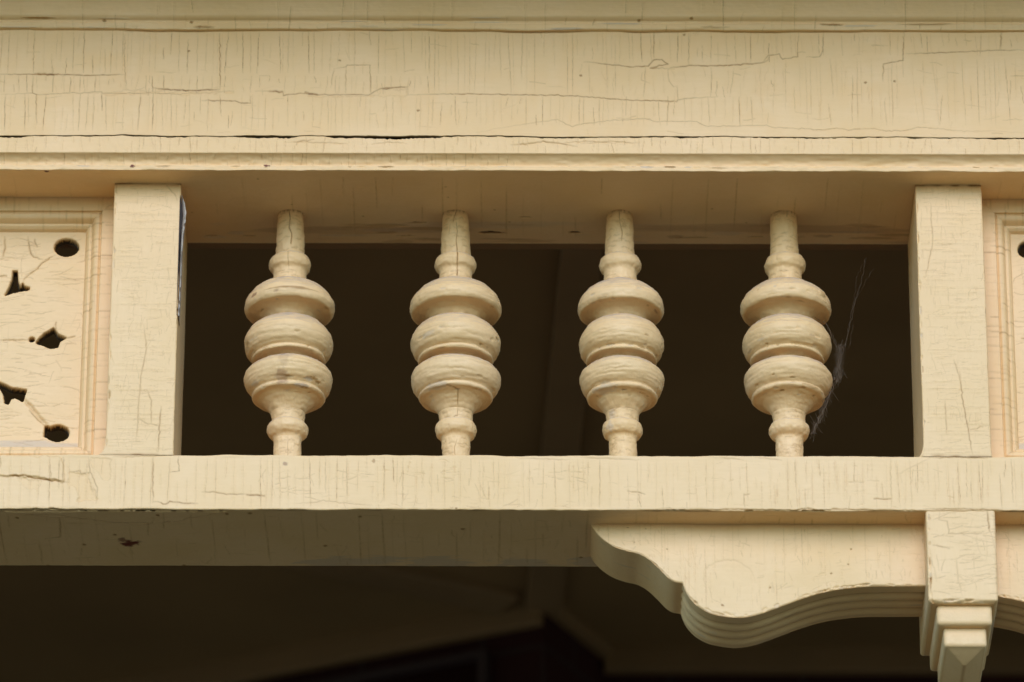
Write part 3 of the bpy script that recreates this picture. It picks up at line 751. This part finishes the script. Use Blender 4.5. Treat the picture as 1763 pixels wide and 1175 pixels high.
def wear2(k, F, s):
    if k == 0:
        F.line([(.004, s[0] + .003), (-.004, s[0] + .012), (-.008, s[0] + .02)], w=.0013, k=.9, taper=0, depth=.001)
        F.line([(.004, s[0] + .022), (.008, s[0] + .036), (.003, s[0] + .05), (.006, s[-1])], w=.0013, k=1, taper=0, depth=.001)
        F.line([(-.02, s[0] + .024), (-.024, s[0] + .04)], w=.0012, k=.7)
    if k in (1, 2): F.line([(.006, s[0]), (.005, s[-1])], w=.0014, k=1, taper=0, depth=.001)
    if k == 5: F.blob(-.03, s[0] + .072, .02, .007, 'W', .55, .0005, .9); F.line([(-.012, s[0] + .075), (.004, s[0] + .084), (.006, s[-1])], w=.0012, k=.8, taper=0)
    if k == 6: F.line([(.006, s[0]), (.005, s[0] + .012), (-.01, s[-1])], w=.0011, k=.7)
    if k == 8: F.line([(.004, s[0] + .006), (-.006, s[0] + .02), (.004, s[-1])], w=.0011, k=.7)
    if k == 4: F.blob(-.035, s[0] + .055, .012, .004, 'W', .5, .0005, .9)
def wear3(k, F, s):
    if k == 0: F.line([(-.002, s[0] + .004), (.0, s[0] + .02), (.008, s[0] + .036), (.006, s[0] + .05)], w=.0012, k=.8, taper=0, depth=.001)
    if k == 5: F.blob(-.03, s[0] + .075, .02, .010, 'W', .5, .0005, .9)
    if k in (6, 7): F.blob(-.035, (s[0] + s[-1]) / 2, .012, .008, 'W', .55, 0, .9)
def wear4(k, F, s):
    if k == 0: F.line([(.012, s[0] + .002), (.01, s[0] + .01)], w=.0016, k=.8)
    if k == 3: F.blob(.046, s[0] + .05, .006, .005, 'K', .3, -.002)
    if k == 5: F.blob(.03, s[0] + .07, .014, .003, 'K', .4)
spindle(500.5, 495, .985, 'leftmost turned spindle, brown stain on its lowest ring and a crack in its neck', 101, wear1)
spindle(784, 785.5, 1.0, 'turned spindle with the longest dark crack running through its upper neck and collar', 102, wear2)
spindle(1066.5, 1073, .945, 'narrow turned spindle with a pale bare patch under its lowest ring, right of the middle', 103, wear3)
spindle(1349, 1360, .99, 'turned spindle on the right with a dusty cobweb hanging off it', 104, wear4)

# ------------------------------------------------------------------ cobweb
def cobweb():
    rng = random.Random(4); V, Fs = [], []
    def strand(pts, r):
        pts = [np.array(p, float) for p in pts]; o = len(V)
        for i, p in enumerate(pts):
            r = r * .62 if i == 0 else r
            for a in range(4):
                V.append((p[0] + r * math.cos(a * math.pi / 2), p[1] + r * math.sin(a * math.pi / 2), p[2] + r * .3 * math.sin(a * math.pi / 2)))
            if i:
                for a in range(4):
                    b = (a + 1) % 4; q = o + 4 * (i - 1); Fs.append((q + a, q + b, q + 4 + b, q + 4 + a))
    def W(px, py, dy=0):
        X, Z = at(px, py, YSP + dy); return np.array([X, YSP + dy, Z])
    def wob(a, b, n, j): return [a + (b - a) * i / n + np.array([rng.gauss(0, j) for _ in range(3)]) * (0 < i < n) for i in range(n + 1)]
    for a, b, r in (((1398, 545), (1422, 557), .0009), ((1422, 557), (1440, 598), .0009), ((1424, 558), (1444, 600), .0005), ((1455, 598), (1463, 555), .0006), ((1463, 555), (1478, 500), .0005), ((1478, 500), (1492, 444), .0004),
                    ((1455, 598), (1470, 520), .0004), ((1470, 520), (1506, 462), .0003), ((1470, 520), (1473, 480), .0003), ((1473, 480), (1490, 446), .0003), ((1437, 652), (1424, 695), .0008), ((1424, 695), (1396, 748), .0009), ((1436, 650), (1440, 660), .001),
                    ((1460, 600), (1470, 560), .0003)):
        strand(wob(W(*a, -.02 if a[0] < 1430 else 0), W(*b, -.01), 12, .0009), r * .6)
    for (a, b, w, n) in (((1447, 597), (1443, 655), .0065, 330), ((1432, 670), (1400, 745), .0042, 170)):
        A, B = W(*a, -.005), W(*b, -.005)
        for _ in range(n):
            t = rng.random(); c = A + (B - A) * t
            ww = w * (.55 + .45 * math.sin(3 * t * math.pi + .6)) * (1.0 if t < .85 else .6)
            p = c + np.array([rng.gauss(0, ww * .42), rng.gauss(0, .003), rng.gauss(0, .002)])
            d = np.array([rng.gauss(0, .004), rng.gauss(0, .003), rng.gauss(0, .005)])
            strand([p - d, p + np.array([rng.gauss(0, .001)] * 3), p + d], rng.uniform(.00012, .00026))
    me = bpy.data.meshes.new('cobweb'); me.from_pydata([tuple(v) for v in V], [], Fs); me.update()
    tag(put('cobweb', me, WEB), 'dusty grey cobweb strung between the last spindle and the dark opening', 'cobweb')
cobweb()

# ------------------------------------------------------------------ pierced panels beside the posts
def panel(mirror, label, seed):
    """frame and pierced field; built for the left bay, mirrored for the right one"""
    yO, yI = .042, .062                          # outer frame face, field face
    def PXZ(px, py, Y):
        if mirror: px = 1888 - px
        return at(px, py, Y)
    xr = at(200, 400, 0)[0] + (-.002) if not mirror else at(1690, 400, 0)[0] + .002
    sgn = -1 if mirror else 1
    xfield = PXZ(141, 590, yI)[0]
    xc = PXZ(-97, 590, yI)[0]
    zf0, zf1 = zat(772, yI), zat(402, yI)        # the field inside the mouldings
    root = tag(empty('pierced_panel', (xc, yO, ZRT)), label, 'panel', 'pierced fretwork panels')
    half = abs(xfield - xc)
    # field
    xs_ = np.arange(-half - .004, half + .004, .0011); zs_ = np.arange(zf0 - .012, zf1 + .004, .0011)
    F = Field(xs_, zs_, seed); F.rough(wave=.0010, brush=.00005, lump=.0003)
    def q(px, py):
        X, Z = at(px, py, yI); return (X - at(-97, 590, yI)[0], Z)
    vis = half - .02
    F.mapcrack(-half, half, zs_[0], zs_[-1], 620, .03, .42, .0006, .93)
    F.across(zs_[0], zs_[-1], lambda u: .08, lambda u: half, .009, k=.3, full=.05, swap=False) if False else None
    holes = []
    def ell(cx, cy, rx, ry, n=22, notch=0): return [(cx + rx * math.cos(t), cy + ry * math.sin(t)) for t in np.linspace(0, 2 * math.pi, n, endpoint=False)]
    c3 = lambda L: [(x / 5.185, 300 + y / 5.185) for x, y in L]
    c4 = lambda L: [(x / 3.265, 540 + y / 3.265) for x, y in L]
    shapes = [ell(114.5, 426, 20, 14.5), ell(99, 746, 19, 13.5),
              c3([(118, 868), (150, 868), (156, 950), (172, 1000), (193, 1003), (200, 980), (212, 1002), (258, 1015), (256, 1030), (180, 1040), (110, 1055), (48, 1078), (88, 1000), (114, 930)]),
              c4([(205, 157), (250, 112), (300, 84), (322, 116), (368, 136), (332, 155), (322, 186), (290, 194), (250, 180), (205, 164)]), ell(55, 584.5, 4, 3.2),
              c4([(-60, 360), (0, 388), (70, 420), (147, 430), (125, 492), (85, 470), (60, 478), (45, 506), (30, 500), (20, 450), (0, 412), (-60, 440)]),
              c4([(255, 630), (290, 640), (300, 700), (250, 690)])]
    drop = np.zeros((len(xs_), len(zs_)), bool); depth = .014
    U, V = F.grids()
    for flip in (1, -1):
        for sh in shapes:
            poly = [q(*p) for p in sh]; poly = [(flip * x, z) for x, z in poly]
            w, d, u_, v_ = F.sdf(poly, .006)
            d = d - .0005 + .0008 * vnoise(u_, v_, .006, .006, seed)
            g = np.clip(.5 - d / .0022, 0, 1)
            F.H[w] = F.H[w] * (1 - g) - depth * g - .0006 * np.exp(-np.clip(d, 0, 1) / .0025) * (1 - g)
            drop[w] |= g > .98
            F.Y[w] = np.maximum(F.Y[w], .5 * np.exp(-(d / .002) ** 2))
            F.K[w] = np.maximum(F.K[w], np.clip((g - .22) * 5, 0, 1))  # hole walls darkened: shade inside the cut-outs painted in
        for l in (c3([(490, 725), (400, 780), (330, 850), (270, 890), (215, 940), (205, 980)]), c3([(250, 560), (265, 690), (300, 740), (380, 765)]), c3([(310, 585), (330, 650)]), c3([(40, 560), (45, 660), (20, 760)]), c3([(0, 915), (60, 912)]), c4([(368, 138), (418, 130)]), c4([(0, 150), (160, 148)]), c4([(315, 50), (312, 84)])):
            F.line([(flip * q(*p)[0], q(*p)[1]) for p in l], w=.0010, k=.65, depth=.0010)
        F.line([(flip * q(*p)[0], q(*p)[1]) for p in c4([(130, 480), (190, 545), (262, 632)])], w=.0022, k=.25, depth=.003)
        F.line([(flip * q(*p)[0], q(*p)[1]) for p in c4([(165, 545), (200, 585), (245, 625)])], w=.0009, k=.8, depth=.001)
    F.blob(half - .06, zf0 + .002, .09, .008, 'W', .7); F.blob(-half + .06, zf0 + .002, .09, .008, 'W', .7)
    P = np.empty((len(xs_), len(zs_), 3)); P[..., 0] = xc + sgn * U; P[..., 1] = yI - F.H; P[..., 2] = V
    grid_obj('pierced_board', P, F, CREAM_X, root, flip=bool(mirror), drop=drop)
    # mitred frame, one mesh: profile swept round the rectangle
    wo = abs(xr - xfield)                        # frame width at the side
    prf = [(wo + .004, yO), (wo * .52, yO), (wo * .50, yO + .0045), (wo * .42, yO + .0015), (wo * .30, yO + .0035), (wo * .22, yO + .010), (wo * .20, yO + .0125), (wo * .13, yO + .0115), (wo * .05, yO + .0150), (-.0005, yI + .001)]
    a, b, s, na, nb = prof(prf, [0, .001, .001, .002, .002, .0015, .001, .002, .001, 0], .0016)
    top_w = (ZS + .002) - zf1; bot_w = zf0 - (ZRT - .002)
    fo = tag(empty('tmp'), None)
    bpy.data.objects.remove(fo)
    def side(p0, p1, inward, scale, nm, horizontal, seed2):
        L = math.hypot(p1[0] - p0[0], p1[1] - p0[1]); n = int(L / .0016)
        t = np.linspace(0, L, n)
        F = Field(t, s, seed2); F.rough(wave=.0006, lump=.0003)
        F.across(0, L, lambda u: .001, lambda u: s[-1] - .001, .0075, k=.42, full=.18, w=.0008, lean=.0006)
        d = np.array([(p1[0] - p0[0]) / L, (p1[1] - p0[1]) / L]); o = -np.array(inward, float)
        P = np.empty((n, len(a), 3))
        off = (a / wo) * scale
        along = np.clip((t * (L + 2 * off.max()) / L - off.max())[:, None], -off[None], L + off[None])      # mitre
        P[..., 0] = p0[0] + d[0] * along + o[0] * (off + F.H * 0); P[..., 2] = p0[1] + d[1] * along + o[1] * off
        P[..., 1] = b[None] - F.H * np.abs(nb)[None] 
        return P, F
    xl, xr_ = xc - half, xc + half
    for p0, p1, inw, scale, sd in (((xl, zf1), (xr_, zf1), (0, -1), top_w, 1), ((xr_, zf1), (xr_, zf0), (-1, 0), wo, 2), ((xr_, zf0), (xl, zf0), (0, 1), bot_w, 3), ((xl, zf0), (xl, zf1), (1, 0), wo, 4)):
        P, F = side(p0, p1, inw, scale, '', sd % 2, seed + sd)
        grid_obj('frame_moulding', P, F, CREAM_X if sd % 2 else CREAM_Z, root, flip=True)
    return root
panel(False, 'pierced panel with cut out stars and round holes left of the peeling post', 201)
panel(True, 'pierced panel at the right edge, only its moulded frame and one hole showing', 202)

# ------------------------------------------------------------------ scroll brackets and the pendant
YB = onz(1300, 903, ZRB)[1]; BT = .100            # set-back of the bracket face, its thickness
def bracket(pts_px, label, seed, flute_from, flip_dir=False):
    pts = [at(x, y, YB) for x, y in pts_px]
    X = np.array([p[0] for p in pts]); Z = np.array([p[1] for p in pts])
    X = np.maximum.accumulate(X + np.arange(len(X)) * 1e-7)
    root = tag(empty('scroll_bracket', (float(X.mean()), YB, ZRB)), label, 'bracket', 'scroll brackets under the rail')
    # smooth outline resampled along its own length, with a vertical riser at the notch
    C = smooth_curve(np.stack([X, Z], 1), .002)
    s = np.concatenate([[0], np.cumsum(np.hypot(*np.diff(C, axis=0).T))])
    n = int(s[-1] / .0011); t = np.linspace(0, s[-1], n)
    cx = np.interp(t, s, C[:, 0]); cz = np.interp(t, s, C[:, 1])
    ztop_ = ZRB + .002
    cz = np.minimum(cz, ztop_ - .0005)
    nv = 130
    # face: from the rail down to the outline
    vv = np.linspace(0, 1, nv)
    Hh = ztop_ - cz
    F = Field(t, vv * .13, seed); F.rough(wave=.0008, brush=.00004, lump=.00025)
    F.across(0, t[-1], lambda u: .003, lambda u: .128, .012, k=.26, full=.1, lean=.0006)
    F.mapcrack(0, t[-1], .01, .125, 260, .014, .30, .0006, .35)
    ring = [(.06 * math.cos(q) * .6, .06 * math.sin(q) * .55) for q in np.linspace(2.6, 6.2, 14)]
    c0 = t[-1] * .47
    if seed == 301:
        F.line([(c0 + a_, .085 + b_) for a_, b_ in ring], w=.0011, k=.16, depth=.0003, jit=.0012)
        F.blob(c0 - .01, .115, .0025, .002, 'K', .7)
    F.H += .0015 * vnoise(*F.grids(), .05, .04, 9)
    rc = random.Random(seed + 3)
    for _ in range(70): F.blob(rc.uniform(0, t[-1]), .13 - rc.uniform(0, .004), rc.uniform(.002, .008), rc.uniform(.0015, .004), rc.choice('YYKW'), rc.uniform(.15, .4), .0010)
    for _ in range(9): F.blob(rc.uniform(0, t[-1]), rc.uniform(.02, .12), .0015, .002, 'K', .6, .0008)
    edge = np.clip((1 - vv) * Hh[:, None] / .003, 0, 1)
    P = np.empty((n, nv, 3))
    P[..., 0] = cx[:, None]; P[..., 2] = ztop_ - Hh[:, None] * vv[None]
    P[..., 1] = YB - F.H * edge + .0022 * (1 - np.sqrt(1 - (1 - edge) ** 2))
    o = grid_obj('bracket_face', P, F, CREAM_X, root, flip=False)
    # scrolled edge: follows the outline, with flutes running along it
    y = np.concatenate([np.linspace(0, .004, 5)[:-1], np.arange(.004, BT, .0014), [BT]])
    F2 = Field(t, y, seed + 1); F2.rough(wave=.0006, lump=.0003)
    T = np.stack([np.gradient(cx), np.gradient(cz)], 1); T /= np.linalg.norm(T, axis=1)[:, None] + 1e-9
    k = 9; T = np.stack([np.convolve(np.pad(T[:, i], k, 'edge'), np.ones(2 * k + 1) / (2 * k + 1), 'valid') for i in (0, 1)], 1)
    T /= np.linalg.norm(T, axis=1)[:, None] + 1e-9
    N_ = np.stack([T[:, 1], -T[:, 0]], 1)             # outward = away from the wood (down)
    fl = np.clip((cx - flute_from) / .002, 0, 1) if not flip_dir else np.clip((flute_from - cx) / .002, 0, 1)
    g = np.zeros_like(y)
    for i, yc in enumerate((BT * .26, BT * .5, BT * .75)):
        g -= .0066 * np.exp(-((y - yc) / .0034) ** 2)
        g += .0016 * np.exp(-((y - yc - BT * .12) / .006) ** 2)
    rnd = -.0026 * (1 - np.clip(y / .004, 0, 1)) ** 2 * 0
    wv_ = .65 + .7 * (vnoise(*F2.grids(), .03, .02, seed + 6) + .5)
    off = fl[:, None] * g[None] * wv_ + F2.H * np.clip(y / .004, 0, 1)[None]
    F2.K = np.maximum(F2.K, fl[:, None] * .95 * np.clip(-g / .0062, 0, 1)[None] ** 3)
    for _ in range(16):
        rr2 = random.Random(seed + _); F2.blob(rr2.uniform(0, t[-1]), rr2.uniform(.01, BT), rr2.uniform(.004, .02), rr2.uniform(.001, .003), rr2.choice('KWYT'), rr2.uniform(.2, .5))
    P = np.empty((n, len(y), 3))
    P[..., 0] = cx[:, None] + N_[:, :1] * off; P[..., 2] = cz[:, None] + N_[:, 1:] * off - 0.0
    P[..., 1] = YB + .0022 * (1 - np.sqrt(1 - np.clip(1 - y / .004, 0, 1) ** 2))[None] * 0 + y[None] + .0018
    P[..., 2] = np.minimum(P[..., 2], ZRB + .002)
    grid_obj('scrolled_edge', P, F2, CREAM_X, root, flip=False)
    # back of the bracket
    V = []; Fs = []
    for i in range(0, n, 6):
        V += [(cx[i], YB + BT, ztop_), (cx[i], YB + BT, cz[i])]
        if len(V) > 2: o_ = len(V) - 4; Fs.append((o_, o_ + 2, o_ + 3, o_ + 1))
    poly_obj('bracket_back', V, Fs, CREAM_X, root)
    return root
c5 = lambda L: [(1000 + x / 2.31, 840 + y / 2.31) for x, y in L]
OUT = c5([(36, 128), (44, 150), (60, 176), (90, 206), (130, 232), (180, 250), (230, 262), (272, 286), (310, 320), (345, 356), (372, 373), (400, 378), (406, 381), (409, 392), (418, 415), (436, 443), (470, 475), (520, 500), (580, 512), (640, 515), (700, 505), (760, 485), (830, 459), (900, 434), (980, 412), (1060, 399), (1150, 392), (1250, 391), (1400, 390)])
xn = at(1000 + 404 / 2.31, 1003, YB)[0]
bracket(OUT, 'cream scroll bracket with a notched curve and fluted edge, left of the pendant', 301, xn)
OUT2 = [(1690, 1022), (1722, 1027), (1763, 1036), (1800, 1050), (1850, 1066), (1900, 1070), (1945, 1060), (1975, 1040), (1990, 1010), (1993, 1003), (2010, 998), (2040, 968), (2080, 950), (2120, 930), (2145, 905), (2150, 898)]
bracket(OUT2, 'cream scroll bracket cut off by the right edge, right of the pendant', 302, at(1990, 1003, YB)[0], True)

def pendant():
    xa = .5 * (at(1590, 880, 0)[0] + at(1602, 1030, 0)[0]); xb = .5 * (at(1713, 880, 0)[0] + at(1719, 1030, 0)[0])
    xm = (xa + xb) / 2 ; Dp = D * 1.0
    root = tag(empty('post_pendant', (xm, Dp / 2, ZRB)), 'square stepped pendant hanging under the rail at the right', 'pendant')
    z1 = zat(1035, 0)
    # main block: four painted sides
    zs = np.arange(z1, ZRB + .0005, .0011)
    p = prof([(xa + .03, Dp), (xa, Dp), (xa, .001), (xb, .001), (xb, Dp), (xb - .03, Dp)], [0, .003, .004, .004, .003, 0], [.01, .003, .001, .003, .01])
    A, B, s, na, nb = p
    F = Field(zs, s, 401); F.rough(wave=.0006, lump=.00025)
    f0 = .03 + Dp; f1 = f0 + xb - xa
    F.mapcrack(zs[0] + .004, zs[-1] - .002, f0 + .003, f1 - .003, 120, .03, .4, .0006, .15)
    F.mapcrack(zs[0], zs[-1], f0 - Dp, f0 - .004, 60, .03, .4, .001, .2)
    pv = lambda px, py: (at(px, py, 0)[1], f0 + at(px, py, 0)[0] - xa)
    F.line([pv(1695, 880), pv(1696, 895), pv(1699, 914)], w=.0011, k=.8); F.line([pv(1613, 880), pv(1612, 895), pv(1626, 897), pv(1629, 918), pv(1695, 919)], w=.0008, k=.5)
    F.line([pv(1602, 938), pv(1630, 944)], w=.0009, k=.6); F.line([pv(1642, 960), pv(1645, 1000), pv(1653, 1025)], w=.0008, k=.35)
    rc = random.Random(44)
    for _ in range(40): F.blob(rc.uniform(zs[0], zs[-1]), rc.choice([f0, f1]) + rc.uniform(-.001, .001), rc.uniform(.002, .008), rc.uniform(.0010, .0022), rc.choice('YYKW'), rc.uniform(.2, .5), .0010)
    for _ in range(14): F.blob(zs[0] + rc.uniform(.0, .004), rc.uniform(f0, f1), .0015, rc.uniform(.003, .01), rc.choice('YKW'), rc.uniform(.2, .5), .0012)
    F.blob(zs[0] + .03, f1 + .09, .04, .05, 'W', .7, 0, .9)
    end = np.clip((zs - z1) / .006, 0, 1)[:, None]
    ins = .005 * (1 - np.sqrt(1 - (1 - end) ** 2))
    P = np.empty((len(zs), len(A), 3))
    yc = Dp / 2
    taper = 1 - .035 * ((ZRB - zs) / (ZRB - z1))[:, None] * 0
    P[..., 0] = (A[None] + F.H * na[None] - xm) * taper * (1 - ins / ((xb - xa) / 2)) + xm
    P[..., 1] = (B[None] + F.H * nb[None] - yc) * (1 - ins / (Dp / 2)) + yc
    P[..., 2] = zs[:, None] + 0 * P[..., 0]
    grid_obj('pendant_block', P, F, CREAM_Z, root)
    # underside of the block, then two smaller tiers and a pointed drop
    i1 = .005
    me_v = [(xa + i1, .001 + i1, z1 + .0002), (xb - i1, .001 + i1, z1 + .0002), (xb - i1, Dp - i1, z1 + .0002), (xa + i1, Dp - i1, z1 + .0002)]
    poly_obj('underside', me_v, [(3, 2, 1, 0)], CREAM_Z, root)
    ya, z2a = .012, z1
    xl, xr = at(1613, 1060, ya)[0], at(1708.5, 1060, ya)[0]
    z2 = zat(1074, ya)
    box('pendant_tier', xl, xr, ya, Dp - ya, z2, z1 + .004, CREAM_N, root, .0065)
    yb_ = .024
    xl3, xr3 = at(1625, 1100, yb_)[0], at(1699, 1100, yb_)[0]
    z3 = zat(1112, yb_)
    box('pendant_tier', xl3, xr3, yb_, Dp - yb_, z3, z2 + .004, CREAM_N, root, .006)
    # drop: pyramid-cut foot, its front facet leaning back to a point
    xm3 = (xl3 + xr3) / 2; zt_ = z3 + .002
    ya3, yb3 = yb_ + .0012, Dp - yb_ - .0012; e = .0012
    zd = z3 - .014
    V = [(xl3 + e, ya3, zt_), (xr3 - e, ya3, zt_), (xr3 - e, yb3, zt_), (xl3 + e, yb3, zt_),
         (xm3 - .002, ya3 + .030, zd), (xm3 + .002, ya3 + .030, zd), (xm3 + .002, yb3 - .044, zd), (xm3 - .002, yb3 - .044, zd)]
    poly_obj('pendant_drop', V, [(0, 1, 5, 4), (1, 2, 6, 5), (2, 3, 7, 6), (3, 0, 4, 7), (4, 5, 6, 7), (3, 2, 1, 0)], CREAM_N, root, .003)
pendant()

# ------------------------------------------------------------------ porch ceiling and the house behind
ceil = tag(empty('porch_ceiling', (0, DS, ZCEIL)), 'dark brown porch ceiling seen through the openings', 'ceiling')
box('ceiling_board', -4.5, 4.5, DS + .022, 7, ZCEIL, ZCEIL + .03, CEIL, ceil)
apx, apy = onz(936, 1056, ZCEIL - .02)
fx, fy = onz(1022, 425, ZCEIL - .02)
def batten(x0, y0, x1, y1, w, nm='batten', h=.022):
    d = np.array([x1 - x0, y1 - y0]); d /= np.linalg.norm(d); n_ = np.array([-d[1], d[0]]) * w / 2
    b = [(x0 + n_[0], y0 + n_[1]), (x0 - n_[0], y0 - n_[1]), (x1 - n_[0], y1 - n_[1]), (x1 + n_[0], y1 + n_[1])]
    V = [(x, y, z) for z in (ZCEIL - h, ZCEIL + .004) for x, y in b]
    return poly_obj(nm, V, [(0, 3, 2, 1), (4, 5, 6, 7), (0, 1, 5, 4), (1, 2, 6, 5), (2, 3, 7, 6), (3, 0, 4, 7)], BATTEN, ceil, .003)
batten(fx, DS + .022, apx, apy, .062)
lx, ly = onz(520, 960, ZCEIL - .02)
batten(apx - .06, apy - .02, lx - .5, ly - .24, .07, h=.018)
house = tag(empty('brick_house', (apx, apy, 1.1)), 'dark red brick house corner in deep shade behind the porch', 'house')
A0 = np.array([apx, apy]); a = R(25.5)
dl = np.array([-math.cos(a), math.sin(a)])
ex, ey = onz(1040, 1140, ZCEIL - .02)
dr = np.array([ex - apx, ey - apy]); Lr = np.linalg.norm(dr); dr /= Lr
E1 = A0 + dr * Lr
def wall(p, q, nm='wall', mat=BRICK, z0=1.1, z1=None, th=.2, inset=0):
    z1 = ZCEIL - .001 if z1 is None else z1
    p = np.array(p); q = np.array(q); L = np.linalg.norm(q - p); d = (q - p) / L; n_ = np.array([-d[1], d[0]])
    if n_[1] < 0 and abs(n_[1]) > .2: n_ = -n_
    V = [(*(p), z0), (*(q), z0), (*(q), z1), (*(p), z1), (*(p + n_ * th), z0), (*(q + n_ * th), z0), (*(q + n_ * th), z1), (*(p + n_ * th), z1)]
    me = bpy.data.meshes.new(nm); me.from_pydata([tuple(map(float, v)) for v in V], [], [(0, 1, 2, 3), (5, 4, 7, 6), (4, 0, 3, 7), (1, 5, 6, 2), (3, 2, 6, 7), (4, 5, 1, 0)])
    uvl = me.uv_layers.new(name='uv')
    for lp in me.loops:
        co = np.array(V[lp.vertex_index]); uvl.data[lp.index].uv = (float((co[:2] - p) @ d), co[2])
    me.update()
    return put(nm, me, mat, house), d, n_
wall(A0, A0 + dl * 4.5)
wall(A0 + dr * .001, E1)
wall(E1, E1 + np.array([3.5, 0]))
# frieze boards under the ceiling
def trim(p, q, h=.105, t=.022, out=None):
    p = np.array(p); q = np.array(q); d = (q - p) / np.linalg.norm(q - p); o = np.array(out)
    b = [p, q, q + o * t, p + o * t]
    V = [(float(x), float(y), z) for z in (ZCEIL - h, ZCEIL + .003) for x, y in b]
    poly_obj('frieze_trim', V, [(0, 1, 2, 3), (7, 6, 5, 4), (0, 4, 5, 1), (1, 5, 6, 2), (2, 6, 7, 3), (3, 7, 4, 0)], BATTEN, house, .003)
nl = np.array([-dl[1], dl[0]]); nl = nl if nl[1] < 0 else -nl
nr_ = np.array([-dr[1], dr[0]]); nr_ = nr_ if nr_[0] > 0 else -nr_
trim(A0, A0 + dl * 4.4, h=.045, out=nl)
trim(A0, E1, h=.02, out=nr_)
trim(E1 - np.array([.0, 0]), E1 + np.array([3.4, 0]), h=.045, out=np.array([0, -1.0]))
# window in the left wall
wz1 = ZCEIL - .075
def onwall(u, o): 
    p = A0 + dl * u + nl * o; return float(p[0]), float(p[1])
def wbox(nm, u0, u1, z0, z1, o0, o1, mat, parent):
    b = [onwall(u0, o0), onwall(u1, o0), onwall(u1, o1), onwall(u0, o1)]
    V = [(x, y, z) for z in (z0, z1) for x, y in b]
    return poly_obj(nm, V, [(0, 1, 2, 3), (7, 6, 5, 4), (0, 4, 5, 1), (1, 5, 6, 2), (2, 6, 7, 3), (3, 7, 4, 0)], mat, parent)
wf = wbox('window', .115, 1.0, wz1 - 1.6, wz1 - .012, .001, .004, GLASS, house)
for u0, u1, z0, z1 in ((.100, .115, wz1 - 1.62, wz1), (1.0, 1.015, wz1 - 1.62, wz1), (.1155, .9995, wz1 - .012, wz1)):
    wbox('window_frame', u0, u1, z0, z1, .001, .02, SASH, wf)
